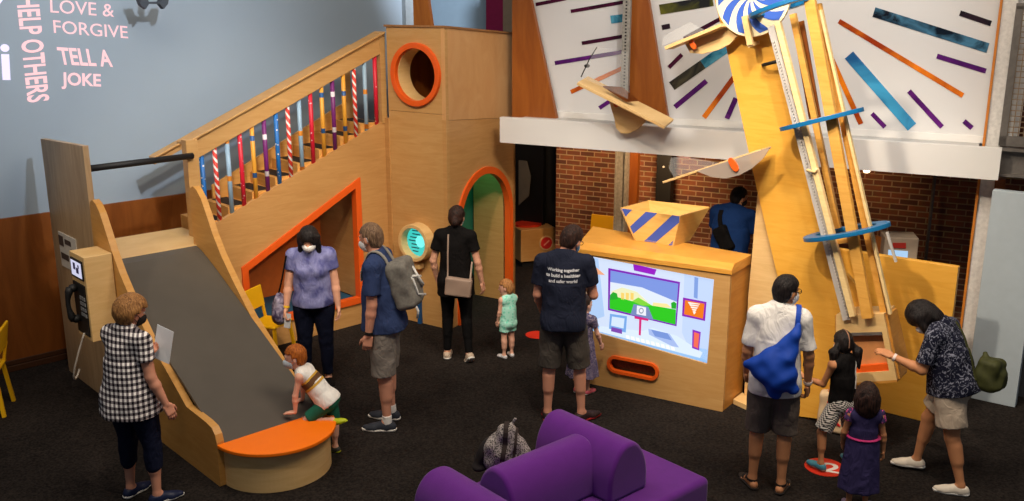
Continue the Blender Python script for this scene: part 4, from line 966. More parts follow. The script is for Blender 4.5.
# other sides, floors, roof
mb = MB(); mb.prism([C3, C4, C4 + (C1 - C4) * .03, C3 + (C2 - C3) * .03], Z3 * (ZT - .115)); mb.build('back_panel', PLY_T, tw)
mb = MB(); mb.box((C1 + C4) / 2 + Z3 * (1.6 + .6) - n1 * 0, (np.linalg.norm(C1 - C4) - .1, .04, 1.9), e2, e1, Z3); mb.build('back_panel', FIN, tw)
mb = MB(); mb.prism([C + Z3 * 2.30 for C in (C1 - n1 * .06, C2 - (n1 + n2) * .06, C3 - n2 * .06 - e2 * .05, C4 - e2 * .05)], Z3 * .05); mb.build('upper_floor', PLY_P, tw)
ROOFM = mat('roof_edge', (150, 104, 60), .6)
mb = MB()
rim = [C1 + n1 * .02 + e1 * .02, C2 + (n1 + n2) * .012, C3 + n2 * .02 + e2 * .01, C4 + e1 * .02]
mb.prism([p + Z3 * (ZT + .001 - dz) for p, dz in zip(rim, (0, 0, .11, .11))], Z3 * .022); mb.build('roof', ROOFM, tw)
GR = mat('interior_green', (44, 106, 84), .6, var=.05)
mb = MB(); q0, q1 = C2 - n2 * .55 + e2 * .08, C3 - n2 * .55 - e2 * .08; mb.prism([q0, q1, q1 - n2 * .03, q0 - n2 * .03], Z3 * 2.28); mb.build('inner_wall', GR, tw)
mb = MB(); q = C2 - n2 * .30 + e2 * 1.29; mb.box(q + Z3 * 1.1, (.03, .44, 2.2), e2, n2, Z3); mb.build('inner_partition', PLY_T, tw)

# ------------------------------------------------------------------ screen kiosk with striped hopper
KO = fl(722.5, 412); KA = math.radians(150); kd = V3(math.cos(KA), math.sin(KA), 0); kn = V3(-.5, -.866, 0)
KP = VPlane(KO, 150 - 180)    # e runs left to right
KW = 1.53; KH = 1.36
k0 = KO; k1 = KO + kd * KW; kb0 = KO + V3(.255, .36, 0); kb1 = k1 + V3(.24, .72, 0)
ki = empty('game_kiosk', (k0 + kb1) / 2, 'big plywood game kiosk with a lit cartoon touch screen and orange rimmed slot', 'kiosk')
TQ = 1.215
kx = lambda u, v: KP.loc(KP.px(u, v))
scr = [kx(*p) for p in ((590.5, 331), (707, 364), (714, 279.5), (581.5, 254.5))]
slotc = np.mean([kx(610, 361), kx(657, 374)], 0)
def rrect(cx, cz, w, h, r, n=10):
    o = []
    for (sx, sz, a0) in ((1, 1, 0), (-1, 1, PI / 2), (-1, -1, PI), (1, -1, 1.5 * PI)):
        for i in range(n + 1): a = a0 + PI / 2 * i / n; o.append((cx + sx * (w / 2 - r) + r * math.cos(a), cz + sz * (h / 2 - r) + r * math.sin(a)))
    return o
mb = MB(); slot_o = rrect(slotc[0], slotc[1], .50, .15, .074)
plate(mb, [(-KW, 0), (0, 0), (0, KH - .05), (-KW, KH - .05)], [scr, slot_o], .045, KO + (-KP.n) * .0225, KP.e, Z3); mb.build('front_panel', PLY_Y if False else PLY, ki, bevel=.003)
KE = wood('kiosk_side', (206, 146, 66), (188, 124, 48))
mb = MB(); mb.prism([k0 - KP.n * .046, kb0, kb0 - KP.e * .04, k0 - KP.e * .04 - KP.n * .046], Z3 * (KH - .05)); mb.build('side_panel', KE, ki)
mb = MB(); mb.prism([k1 - KP.n * .046, kb1, kb1 + KP.e * .04, k1 + KP.e * .04 - KP.n * .046], Z3 * (KH - .05)); mb.build('side_panel', KE, ki)
mb = MB(); mb.prism([kb0 - KP.n * -.0, kb1, kb1 - KP.n * .03, kb0 - KP.n * .03], Z3 * (KH - .05)); mb.build('back_panel', KE, ki)
TOPM = wood('kiosk_top', (226, 164, 72), (206, 140, 50))
mb = MB(); ov = .012
pf0, pf1 = k0 + KP.n * ov + KP.e * ov, k1 + KP.n * ov - KP.e * ov
base = [pf1, pf0, kb0 + KP.e * ov, kb1 - KP.e * ov]
zt = KH; ins_ = [pf1 - KP.n * .10 + KP.e * .02, pf0 - KP.n * .06, kb0 + KP.e * ov, kb1 - KP.e * ov]
vs = [p + Z3 * (KH - .05) for p in base] + [p + Z3 * (KH - .005) for p in base] + [p + Z3 * (KH + .04) for p in ins_]
mb.add(vs, [(3, 2, 1, 0), (0, 1, 5, 4), (1, 2, 6, 5), (2, 3, 7, 6), (3, 0, 4, 7), (4, 5, 9, 8), (5, 6, 10, 9), (6, 7, 11, 10), (7, 4, 8, 11), (8, 9, 10, 11)]); mb.build('top', TOPM, ki, bevel=.003)
mb = MB(); P0 = KO
slot_i = rrect(slotc[0], slotc[1], .47, .118, .058); slot_oo = rrect(slotc[0], slotc[1], .53, .175, .087)
plate(mb, slot_oo, [slot_i], .05, KO + KP.n * .0, KP.e, Z3); mb.build('slot_rim', ORANGE, ki, bevel=.006)
mb = MB(); plate(mb, slot_o, [], .02, KO - KP.n * .06, KP.e, Z3); mb.build('slot_grille', mat('slot_mesh', (96, 62, 40), .5, .3, var=.3, scale=60), ki)
# the screen picture, layers one behind the other
mb = MB()
def sp_(pts, rgb, lay, st=1.0):
    """pts in photo pixels on the screen plane"""
    m = glow('screen_%d_%d_%d' % rgb, rgb, st); q = [KP.px(u, v, -.022 + .0015 * lay) for u, v in pts]
    mb.prism(q, -KP.n * .001, m)
z3 = lambda pts: [(512 + x / 4, 250 + y / 4) for x, y in pts]
mb.prism([KP.at(x, z, -.0245) for x, z in scr], -KP.n * .01, glow('screen_bg', (212, 226, 250), 1.0))
sp_(z3([(275, 15), (345, 35), (370, 265), (310, 285)]), (176, 206, 246), 1)
sp_(z3([(285, 22), (312, 30), (322, 90), (300, 90)]), (120, 180, 240), 2)
sp_(z3([(690, 95), (812, 122), (790, 445), (720, 420), (680, 330)]), (196, 216, 250), 1)
sp_(z3([(730, 108), (745, 112), (742, 195), (727, 190)]), (128, 160, 226), 2)
sp_(z3([(312, 318), (330, 300), (790, 400), (783, 462), (314, 334)]), (150, 196, 244), 1)
sp_(z3([(316, 332), (783, 452), (782, 461), (316, 340)]), (54, 130, 206), 2)
sp_(z3([(350, 305), (520, 325), (560, 312), (660, 345), (762, 410), (752, 432), (345, 325)]), (222, 238, 255), 2)
sp_(z3([(545, 315), (630, 335), (668, 390), (640, 385), (548, 338)]), (168, 190, 240), 3)
sp_(z3([(556, 318), (622, 333), (640, 362), (572, 345)]), (120, 150, 220), 4)
for i in range(10): sp_(z3([(455 + i * 20, 340 + i * 5.0), (468 + i * 20, 343 + i * 5.0), (472 + i * 20, 358 + i * 5.0), (458 + i * 20, 355 + i * 5.0)]), (250, 252, 255), 4)
sp_(z3([(392, 255), (460, 265), (455, 330), (388, 315)]), (120, 170, 234), 4); sp_(z3([(400, 266), (450, 274), (446, 314), (396, 302)]), (214, 232, 252), 5); sp_(z3([(398, 308), (440, 318), (440, 336), (396, 325)]), (126, 70, 176), 6)
sp_(z3([(484, 55), (578, 78), (570, 100), (488, 82)]), (150, 22, 196), 3)
sp_(z3([(385, 72), (672, 128), (658, 305), (384, 240)]), (126, 26, 182), 3)
sp_(z3([(394, 82), (665, 135), (653, 298), (391, 234)]), (124, 150, 226), 4)
sp_(z3([(393, 128), (520, 150), (659, 208), (656, 250), (392, 190)]), (226, 236, 250), 5)
sp_(z3([(398, 165), (440, 150), (470, 158), (500, 168), (545, 210), (395, 205)]), (238, 238, 190), 6)
for x in (436, 455, 474): sp_(z3([(x, 170), (x + 13, 173), (x + 12, 200), (x, 198)]), (248, 212, 110), 7)
sp_(z3([(565, 210), (620, 215), (640, 232), (560, 226)]), (250, 232, 160), 6)
sp_(z3([(391, 195), (420, 188), (520, 216), (656, 238), (653, 298), (391, 234)]), (44, 200, 30), 7)
sp_(z3([(505, 190), (560, 222), (520, 222), (480, 205)]), (130, 216, 60), 8)
sp_(z3([(392, 180), (404, 168), (420, 174), (424, 196), (392, 200)]), (32, 170, 40), 8); sp_(z3([(636, 212), (648, 206), (658, 214), (656, 236), (638, 234)]), (32, 170, 40), 8)
sp_(z3([(487, 216), (545, 228), (566, 280), (474, 258)]), (120, 140, 190), 8); sp_(z3([(500, 222), (536, 230), (536, 264), (498, 256)]), (238, 240, 250), 9)
sp_([(512 + (517 + 10 * math.cos(a)) / 4, 250 + (243 + 12 * math.sin(a)) / 4) for a in np.linspace(0, 2 * PI, 15)[:-1]], (150, 160, 180), 10); sp_([(512 + (517 + 6 * math.cos(a)) / 4, 250 + (243 + 7 * math.sin(a)) / 4) for a in np.linspace(0, 2 * PI, 15)[:-1]], (240, 242, 250), 11)
sp_(z3([(490, 265), (545, 275), (545, 284), (490, 274)]), (216, 30, 120), 9); sp_(z3([(509, 274), (518, 276), (515, 342), (507, 340)]), (216, 30, 120), 10)
sp_(z3([(684, 190), (778, 208), (772, 284), (680, 264)]), (140, 30, 180), 4); sp_(z3([(692, 200), (770, 215), (764, 275), (688, 257)]), (240, 122, 24), 5)
for i, (w, y) in enumerate(((50, 210), (40, 218), (30, 227), (20, 236), (12, 244))): sp_(z3([(729 - w / 2, y - w * .05), (729 + w / 2, y + w * .12), (729 + w / 2 - 5, y + 8), (729 - w / 2 + 3, y + 5)]), (255, 246, 236), 6)
sp_(z3([(724, 248), (736, 250), (728, 258)]), (255, 246, 236), 6)
sp_(z3([(722, 318), (755, 328), (748, 402), (720, 392)]), (140, 40, 190), 4); sp_(z3([(728, 328), (749, 335), (744, 394), (726, 386)]), (244, 110, 84), 5)
sp_(z3([(310, 66), (340, 72), (372, 100), (345, 98), (312, 90)]), (240, 170, 130), 3)
mb.build('touch_screen', None, ki)
# hopper
hz = KH + .041
ho = empty('hopper', fl(665, 235, hz), 'open plywood hopper with blue diagonal stripes standing on the game kiosk', 'hopper')
rimz = 1.69
R_ = [fl(620, 208.3, rimz), fl(680.3, 216.3, rimz), fl(710, 207.6, rimz), fl(648.3, 201, rimz)]
b0, b1 = fl(634.6, 240.5, hz), fl(673.5, 246, hz); bd = unit(R_[3] - R_[0]); b2 = fl(690, 240.5, hz); b3 = b0 + (b2 - b1)
B_ = [b0, b1, b2, b3]; _f = unit(np.cross(R_[0] - b0, b1 - b0)); R_[1] = onplane(680.3, 216.3, b0, _f); R_[2] = R_[1] + (R_[2] - fl(680.3, 216.3, rimz)); cen = sum(R_) / 4
HOP = wood('hopper_wood', (232, 184, 104), (214, 160, 78))
for i in range(4):
    j = (i + 1) % 4; q = [B_[i], B_[j], R_[j], R_[i]]; nrm = unit(np.cross(q[1] - q[0], q[2] - q[0])); inn = nrm if nrm @ (cen - q[0]) > 0 else -nrm
    mb = MB(); qq = [p for p in q]; mb.prism(qq, inn * .018); mb.build('side_board', HOP, ho)
mb = MB(); mb.prism([p + Z3 * .004 for p in B_], Z3 * .015); mb.build('bottom_board', HOP, ho)
mb = MB(); fo = unit(np.cross(R_[0] - b0, b1 - b0)); fo = fo if fo[1] < 0 else -fo
def fp(a, z): lo = b0 + (b1 - b0) * a; hi = R_[0] + (R_[1] - R_[0]) * a; return lo + (hi - lo) * z + fo * .002
BS = mat('hopper_blue', (66, 86, 168), .5, var=.03)
ux, uz = R_[1] - R_[0], None
# stripes drawn as diagonal bands clipped to the trapezium
def clip_poly(poly, a, b, c):
    out = []
    for i in range(len(poly)):
        p, q = poly[i - 1], poly[i]; fp_, fq = a * p[0] + b * p[1] + c, a * q[0] + b * q[1] + c
        if (fp_ >= 0) != (fq >= 0): t = fp_ / (fp_ - fq); out.append((p[0] + t * (q[0] - p[0]), p[1] + t * (q[1] - p[1])))
        if fq >= 0: out.append(q)
    return out
tri2 = [(621, 210), (679.5, 217), (672.5, 245.5), (646, 240)]
def hp_(u, v): return onplane(u, v, b0 + fo * .0015, fo)
z8 = lambda pts: [(610 + x / 8.345, 195 + y / 8.345) for x, y in pts]
for pl in ([(87, 112), (185, 122), (125, 185)], [(300, 140), (395, 152), (195, 323), (165, 265)], [(520, 168), (580, 178), (577, 230), (380, 397), (285, 386)], [(526, 380), (521, 420), (487, 418)]): mb.prism([hp_(*p) for p in z8(pl)], fo * .001)
mb.build('stripe', BS, ho)

# ------------------------------------------------------------------ ball machine: board, low wall, tilted rail tower
BA = VPlane((2.67, 7.96), -38)
bm_ = empty('ball_machine_board', BA.at(0, 0), 'tall leaning yellow plywood board carrying the ball machine', 'board')
bx = lambda u, v, o=0: BA.px(u, v, o)
mb = MB(); outline = [(700, -60), (725, 42), (757, 190), (777, 274), (797, 340), (797, 416), (868, 425), (868, 300), (826, 250), (806, 160), (786, 60), (760, -60)]
plate(mb, [BA.loc(bx(*p)) for p in outline][::-1], [], .05, BA.at(0, 0, -.025), BA.e, Z3); mb.build('front_board', PLY_Y, bm_, bevel=.004)
mb = MB(); bk = -.06
plate(mb, [BA.loc(bx(u, v, bk)) for u, v in [(758, 188), (779, 276), (800, 345), (800, 412), (744, 402), (748, 300)]][::-1], [], .04, BA.at(0, 0, bk - .02), BA.e, Z3); mb.build('backing_panel', PLY_P, bm_, bevel=.004)
mb = MB(); mb.prism([fl(733, 404), fl(748, 411), fl(752, 403), fl(742, 397)], Z3 * .05); mb.build('base_plate', PLY_P, bm_, bevel=.004)
lw0, lw1 = V3(3.18, 8.31, 0), V3(3.79, 7.85, 0); LWL = VPlane(lw0, math.degrees(math.atan2(lw1[1] - lw0[1], lw1[0] - lw0[0])))
mb = MB(); Ln = np.linalg.norm(lw1 - lw0); mb.prism([LWL.at(-.35, 0), LWL.at(Ln, 0), LWL.at(Ln, 1.46), LWL.at(-.35, 1.46)], LWL.n * -.06)
obj1(mb, 'low_partition', 'low plywood partition behind the bending woman, right of the ball machine', 'partition', PLY_Y, bevel=.005)
# rail tower
rt = empty('rail_tower', BA.at(.3, .6, .3), 'tilted tower of wooden rails ringed by blue ovals with a window box at its foot', 'ball machine')
A0 = bx(864, 318, .22); A1 = bx(786, -30, .22); ax = unit(A1 - A0)
SQ = unit(np.cross(BA.n, ax))      # across the tower, in the board's plane
SQ = SQ if SQ[0] > 0 else -SQ
def bar(u0, v0, u1, v1, off, w, d, m, name='rail'):
    mb = MB(); mb.bar(bx(u0, v0, off), bx(u1, v1, off), w, d, SQ, m); return mb.build(name, m, rt, bevel=.002)
CRM = wood('rail_cream', (242, 214, 158), (226, 192, 130)); RW = wood('rail_wood', (232, 176, 88), (212, 150, 62))
bar(771, 26, 846.5, 320, .30, .06, .012, mat('rack_grey', (186, 180, 174), .5), 'rack')
bar(778, 22, 853, 316, .32, .045, .05, CRM)
mb = MB(); p, q = bx(773.5, 40, .315), bx(848, 318, .315)
for k in range(90):
    c = p + (q - p) * (k + .5) / 90; mb.box(c + SQ * -.0, (.012, .014, .012), SQ, BA.n, ax)
mb.build('rack_teeth', mat('rack_pale', (214, 208, 200), .5), rt)
bar(793, 14, 838, 228, .12, .05, .045, RW)
bar(810, 0, 868, 318, .32, .085, .05, RW); bar(818, 4, 885, 316, .20, .05, .05, RW); bar(820.5, 10, 890.5, 314, .24, .022, .04, CRM)
bar(798, 22, 815, 118, .06, .10, .02, FIN, 'shadow_board')  # brown strip painted for the shade between the rails
bar(887, 232, 896, 262, .28, .02, .02, mat('rack_grey', (186, 180, 174)), 'strut')
def oval(u, v, hw, off=.22, name='blue_ring', tilt=0.0):
    c = bx(u, v, off); mb = MB(); a_ = unit(SQ * 1.0); nrm = ax; b_ = np.cross(nrm, a_)
    r = hw / F * np.linalg.norm(c - CO)
    mb.ring(c, a_, b_, r * .70, r, .035, 56, None, ry0=r * .45, ry1=r * .72); return mb.build(name, BLUE, rt, bevel=.004)
oval(821, 119.5, 40); oval(846, 231.5, 41); oval(787, 5, 37)
mb = MB(); mb.box(bx(843, 239, .30), (.17, .02, .07), SQ, BA.n, ax); mb.build('cross_piece', RW, rt)
mb = MB(); mb.tube([bx(807, 170, .34), bx(815, 172, .36), bx(817, 168, .36)], .012, 8); mb.build('peg', CRM, rt)
mb = MB(); cxy = bx(828, 200, .22)
# box at the foot with a tilted window
bo = .27
BX = [BA.loc(bx(u, v, bo)) for u, v in ((836, 317), (884, 316), (897, 380), (836, 384))]
fr = [BX[3], BX[2], BX[1], BX[0]]
win = [BA.loc(bx(u, v, bo)) for u, v in ((843, 374), (889, 371), (882, 332), (843, 333))]
mb = MB(); plate(mb, fr, [win], .03, BA.at(0, 0, bo - .015), BA.e, Z3); mb.build('box_front', PLY_P, rt, bevel=.003)
P3 = lambda q, o: BA.at(q[0], q[1], o)
mb = MB(); mb.prism([P3(fr[1], bo - .03), P3(fr[2], bo - .03), P3(fr[2], .0), P3((fr[1][0], fr[1][1] + .05), .0)], BA.e * .02); mb.build('box_side', KE, rt)
mb = MB(); mb.prism([P3(fr[0], bo - .03), P3(fr[3], bo - .03), P3(fr[3], .0), P3(fr[0], .0)], BA.e * -.02); mb.build('box_side', KE, rt)
mb = MB(); mb.prism([P3(fr[2], bo), P3(fr[3], bo), P3(fr[3], 0), P3(fr[2], 0)], Z3 * .02); mb.build('box_top', PLY_P, rt)
mb = MB(); mb.prism([P3(fr[0], bo), P3(fr[1], bo), P3(fr[1], 0), P3(fr[0], 0)], Z3 * -.02); mb.build('box_bottom', KE, rt)
mb = MB(); plate(mb, [(win[0][0] - .02, win[0][1] - .02), (win[1][0] + .02, win[1][1] - .02), (win[2][0] + .02, win[2][1] + .02), (win[3][0] - .02, win[3][1] + .02)], [], .01, BA.at(0, 0, bo - .055), BA.e, Z3); mb.build('window_back', mat('window_tan', (206, 140, 84), .6), rt)
mb = MB(); s0, s1 = P3(win[0], bo - .01), P3(win[1], bo - .01); mb.prism([s0, s1, s1 - BA.n * .04, s0 - BA.n * .04], Z3 * .06); mb.build('window_sill', ORANGE, rt)
mb = MB(); w2, w3 = P3(win[2], bo + .002), P3(win[3], bo + .002); mb.bar(w3 - Z3 * .012, w2 - Z3 * .012, .025, .01, Z3); mb.build('hinge', STEEL_D, rt)
# spiral wheel
wc = bx(753, -4, .16); wr = 37.5 / F * np.linalg.norm(wc - CO)
wh = empty('spiral_wheel', wc - Z3 * wr, 'round white wheel with curving blue stripes at the top of the board', 'wheel')
mb = MB(); mb.disc(wc, BA.e, Z3, wr, .03, 72, mat('wheel_cream', (246, 232, 190), .5, var=.02)); mb.build('disc', None, wh, bevel=.004)
mb = MB(); WB = mat('wheel_blue', (58, 96, 186), .45, var=.03)
for k in range(10):
    a0 = 2 * PI * k / 10; inn, out_ = [], []
    for i in range(9):
        f_ = i / 8; r = wr * (.14 + .80 * f_); aa = a0 + f_ * .75; hw = .05 + .13 * math.sin(PI * min(1, f_ * .62 + .12))
        inn.append((r, aa - hw)); out_.append((r, aa + hw))
    mb.prism([wc + BA.n * .0155 + (BA.e * math.cos(a) + Z3 * math.sin(a)) * r for r, a in inn + out_[::-1]], BA.n * .003)
mb.build('stripe', WB, wh)
mb = MB(); mb.bar(bx(745, 16, .24), bx(750.5, 45, .24), .05, .03, SQ); mb.bar(bx(750.5, 45, .24), bx(757, 43, .0), .05, .03, SQ); mb.build('bracket', PLY_P, wh)
mb = MB(); mb.tube([bx(763, 65, .02), bx(763, 65, .1), bx(779, 61, .16)], .015, 8); obj1(mb, 'board_peg', 'small dark peg sticking out of the yellow board under the wheel', 'peg', BLACK)

# ------------------------------------------------------------------ ball ramps
def ramp(name, lab, pl, off, p, q, w, th, dshape, clear_poly, paddle, group='wooden ball ramps', dm=None, front=False, drop=0.0):
    """a tilted plank from p to q (photo pixels on plane pl at distance off), a hanging half-round cheek and an orange paddle"""
    a, b = pl.px(*p, off), pl.px(*q, off)
    r = empty(name, (a + b) / 2 - Z3 * .3, lab, 'ramp', group)
    d = unit(b - a); mb = MB(); mb.prism([a, b, b + pl.n * w - Z3 * drop, a + pl.n * w - Z3 * drop], np.cross(pl.n, d) * (th if np.cross(pl.n, d)[2] < 0 else -th)); mb.build('plank', PLY_P, r, bevel=.003)
    mb = MB(); mb.prism([pl.px(u, v, off + (w + .002 if front else 0)) for u, v in dshape], -pl.n * .025 if dm is None else pl.n * .012); mb.build('cheek', dm or PLY_P, r, bevel=.002)
    if clear_poly:
        mb = MB(); mb.prism([pl.px(u, v, off + w) for u, v in clear_poly], pl.n * .006); mb.build('clear_guard', ACR, r)
    if paddle:
        (u, v), (u2, v2), pw = paddle; po = off + (w + .012 if front else w * .5); c0, c1 = pl.px(u, v, po), pl.px(u2, v2, po); mb = MB()
        n = 10; dd = unit(c1 - c0); sd_ = unit(np.cross(pl.n, dd)); ln = np.linalg.norm(c1 - c0)
        pts = [c0 + dd * ln * (.5 - .5 * math.cos(PI * i / n)) + sd_ * pw * math.sin(PI * i / n) ** .7 for i in range(n + 1)] + [c0 + dd * ln * (.5 + .5 * math.cos(PI * i / n)) - sd_ * pw * math.sin(PI * i / n) ** .7 for i in range(1, n)]
        mb.prism(pts, pl.n * .02); mb.build('paddle', ORANGE, r, bevel=.003)
    return r
darc = lambda cx, cy, r, a0, a1, ry=None, n=16: [(cx + r * math.cos(a0 + (a1 - a0) * i / n), cy + (ry or r) * math.sin(a0 + (a1 - a0) * i / n)) for i in range(n + 1)]
# left one, fixed to the beam
rp = ramp('ball_ramp', 'wooden ball ramp with half-round cheek fixed to the white beam at left', BM, .10, (588, 76), (674, 119), .27, .03, [(607, 94), (648, 114), (645, 122), (638, 129), (629, 133.5), (621, 133.5), (616, 128), (614, 118)], [(582, 77), (596, 47), (628, 52), (628, 99)], ((616, 99), (617, 107), .03), drop=.045)
mb = MB(); d0 = [BM.px(u, v, .325) for u, v in ((603, 87), (622, 88), (638, 101), (626, 102))]; mb.prism(d0, Z3 * .012); mb.build('ramp_flap', FIN, rp)
mb = MB(); mb.tube([BM.px(u, v, .32) for u, v in ((581, 77), (589, 60), (597, 47))], .006, 6, BLACK); sphere(mb, BM.px(587, 66, .32), (.03, .02, .02), m=BLACK); mb.build('wire_arm', BLACK, rp)
# upper right, fixed to the board
rp = ramp('ball_ramp', 'wooden ball ramp with long curved cheek below the spiral wheel', BA, .12, (672, 46), (728, 23), .14, .03, [(684, 42), (723, 25), (737, 36), (730, 44), (718, 50), (702, 54), (690, 53)], [(662, 46), (664, 36), (690, 22), (705, 30)], ((690, 39), (696, 49), .022))
# lower one
rp = ramp('ball_ramp', 'wooden ball ramp with clear half-round cheek above the striped hopper', BA, .10, (674, 178), (771, 146), .22, .02, [(697, 171)] + [(771, 147), (764, 158), (753, 168), (740, 175), (726, 178.5), (712, 177)], [(674, 177), (669, 168), (671, 158), (682, 156), (720, 163)], ((730, 158), (738, 171), .03), dm=clear('clear_smoke', (176, 160, 146), .62), front=True)

# ------------------------------------------------------------------ purple sofa: low square base with D-section back bolsters
PUR = mat('purple_fabric', (108, 40, 142), .85, var=.05, scale=14, bump=.15, bscale=400, spec=.12, sheen=.25)
so = empty('sofa', (.45, 5.9, 0), 'purple upholstered modular sofa with thick rounded bolster backs', 'sofa')
AA = VPlane((.34, 6.53), -49)      # axis of the long bolster
de, dn = AA.e, AA.n                 # e: down-right, n: towards down-left
def dsec(p0, p1, r, zb, zt, name, bev=.03):
    """bolster with a rounded top from p0 to p1"""
    p0, p1 = np.array([*p0[:2], 0]), np.array([*p1[:2], 0]); d = unit(p1 - p0); sd_ = V3(d[1], -d[0], 0); pts = [p0 - sd_ * r + Z3 * zb]
    hgt = zt - zb
    for i in range(21):
        a = PI * i / 20; x = -math.cos(a); pts.append(p0 + sd_ * r * (abs(x) ** .8 * (1 if x > 0 else -1)) * (1 - .25 * math.sin(a)) + Z3 * (zb + hgt * .34 + hgt * .66 * math.sin(a) ** .8))
    pts.append(p0 + sd_ * r + Z3 * zb)
    mb = MB(); mb.prism(pts, p1 - p0, smooth=False); o = mb.build(name, PUR, so, bevel=bev, seg=4)
    for p in o.data.polygons: p.use_smooth = True
    m_ = o.modifiers.new('norm', 'WEIGHTED_NORMAL'); return o
a0 = np.array([.30, 6.50, 0]); a1 = np.array([.80, 5.93, 0])
dsec(a0, a1, .19, .37, .76, 'bolster')
mid = a0 + (a1 - a0) * .55
bsh = V3(.07, 0, 0)
dsec(a0 + de * .36 + dn * .15 + bsh, a0 + de * .36 + dn * .95 + bsh, .19, .37, .735, 'bolster')
c0_ = a0 + dn * 1.13 - de * .12 + V3(.12, -.02, 0)
dsec(c0_ , c0_ + de * .95, .19, .37, .645, 'bolster')
def seat(c, le, ln, name='seat'):
    mb = MB(); mb.box(np.array([c[0], c[1], .215]), (le, ln, .31), de, dn, Z3); o = mb.build(name, PUR, so, bevel=.045, seg=4)
    for p in o.data.polygons: p.use_smooth = True
    o.modifiers.new('norm', 'WEIGHTED_NORMAL')
seat(a0 + de * .47 - dn * .24, .98, .80)
seat(a0 + de * .34 + dn * .56 + bsh, .98, .80); 
seat(c0_ + de * .40 + dn * .12, .98, .70)
mb = MB()
for (i, j) in ((-.2, -.1), (.5, -.4), (-.2, 1.3), (.9, 1.3)): mb.tube([a0 + de * i * .8 + dn * j * .8, a0 + de * i * .8 + dn * j * .8 + Z3 * .06], .03, 10)
mb.build('foot', BLACK, so)

# ------------------------------------------------------------------ small furniture
def chair(loc, rz, lab, m=YELLOW, legm=None, h=1.0):
    """child's chair: seat, backrest, four legs"""
    r = empty('kids_chair', loc, lab, 'chair', 'yellow kids chairs', rz); M = Rz(math.degrees(rz)); L = V3(*loc)
    w = lambda p: L + M @ (np.array(p) * h)
    ex, ey = M @ V3(1, 0, 0), M @ V3(0, 1, 0)
    mb = MB(); mb.box(w((0, 0, .42)), (.36 * h, .36 * h, .03 * h), ex, ey); mb.build('seat', m, r, bevel=.012)
    mb = MB(); mb.bar(w((0, .19, .56)), w((0, .23, .80)), .36 * h, .025 * h, ex); mb.build('backrest', m, r, bevel=.01)
    for sx in (-1, 1):
        for sy in (-1, 1):
            mb = MB(); mb.bar(w((sx * .15, sy * .15, .405)), w((sx * .19, sy * .19, 0)), .035 * h, .03 * h, ex); mb.build('leg', m, r)
        mb = MB(); mb.bar(w((sx * .15, .165, .42)), w((sx * .15, .2, .6)), .03 * h, .025 * h, ex); mb.build('upright', m, r)
    return r
lc = fl(17, 410); chair((lc[0] - .27, lc[1] - .02, 0), math.radians(-75), 'yellow chair cut by the left edge of the picture')
lc = fl(267, 354) + SD * .12; chair((lc[0], lc[1], 0), math.radians(70), 'small yellow chair behind the slide under the stairs', h=.92)
lc = BM.px(598, 224, -1.68); chair((lc[0], lc[1], 0), math.radians(-28), 'yellow chair by the brick wall left of the steel post', h=1.12)
# game console box at the left under the mezzanine
gb = empty('console_box', fl(531, 262), 'plywood console box with a round red emblem beside the play tower', 'console box')
c = fl(531, 262); e, n = unit(BM.e), BM.n
g_e = V3(math.cos(.35), math.sin(.35), 0); g_n = V3(g_e[1], -g_e[0], 0)
mb = MB(); mb.box(c + Z3 * .32, (.52, .55, .46), g_e, g_n); mb.build('body', PLY, gb, bevel=.008)
mb = MB(); mb.box(c + Z3 * .05, (.44, .45, .1), g_e, g_n); mb.build('plinth', BLACK, gb)
mb = MB(); mb.disc(c + g_n * .277 + g_e * .12 + Z3 * .34, g_e, Z3, .105, .012, 36, mat('emblem_cream', (224, 190, 140), .5)); mb.disc(c + g_n * .285 + g_e * .12 + Z3 * .34, g_e, Z3, .085, .012, 36, mat('emblem_red', (214, 44, 44), .5)); mb.bar(c + g_n * .292 + g_e * .08 + Z3 * .31, c + g_n * .292 + g_e * .16 + Z3 * .375, .02, .006, g_e, mat('emblem_mark', (250, 160, 140), .5)); mb.build('emblem', None, gb)
mb = MB(); mb.disc(c + Z3 * .565 - g_e * .05, g_e, g_n, .2, .03, 36, mat('top_red', (190, 46, 22), .5), ry=.17); mb.build('turntable', None, gb)
sc_ = empty('display_case', BM.at(-.9, 0, -2.35), 'dark display case with a pale grey sheet in the shade beside the play tower', 'display case')
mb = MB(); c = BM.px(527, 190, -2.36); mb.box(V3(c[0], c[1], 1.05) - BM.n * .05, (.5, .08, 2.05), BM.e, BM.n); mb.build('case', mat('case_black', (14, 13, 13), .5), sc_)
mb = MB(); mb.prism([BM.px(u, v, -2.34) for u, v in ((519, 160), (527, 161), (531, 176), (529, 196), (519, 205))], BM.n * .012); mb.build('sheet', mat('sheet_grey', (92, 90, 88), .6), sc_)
# small monitor stand behind the low partition
mo = empty('monitor_stand', BM.px(900, 250, -.6) * V3(1, 1, 0), 'cream monitor stand with red label and blue screen behind the low partition', 'monitor stand')
mp = VPlane(BM.px(900, 250, -.6), -12)
mb = MB(); x0, z1 = mp.loc(mp.px(885, 237)); x1, _ = mp.loc(mp.px(919, 241)); mb.prism([mp.at(x0, 0), mp.at(x1, 0), mp.at(x1, z1), mp.at(x0, z1)], mp.n * -.3); mb.build('cabinet', mat('stand_cream', (166, 146, 124), .6), mo, bevel=.01)
mb = MB(); mb.prism([mp.px(u, v, .012) for u, v in ((888, 268), (907, 269), (908, 251.5), (888.5, 250))], mp.n * -.012, glow('stand_screen', (170, 206, 240), 1.0)); mb.build('screen', None, mo)
mb = MB(); mb.prism([mp.px(u, v, .01) for u, v in ((892, 248), (906, 248.5), (906, 243), (893, 243))], mp.n * -.01); mb.build('label_strip', mat('label_red', (172, 44, 34), .5), mo)
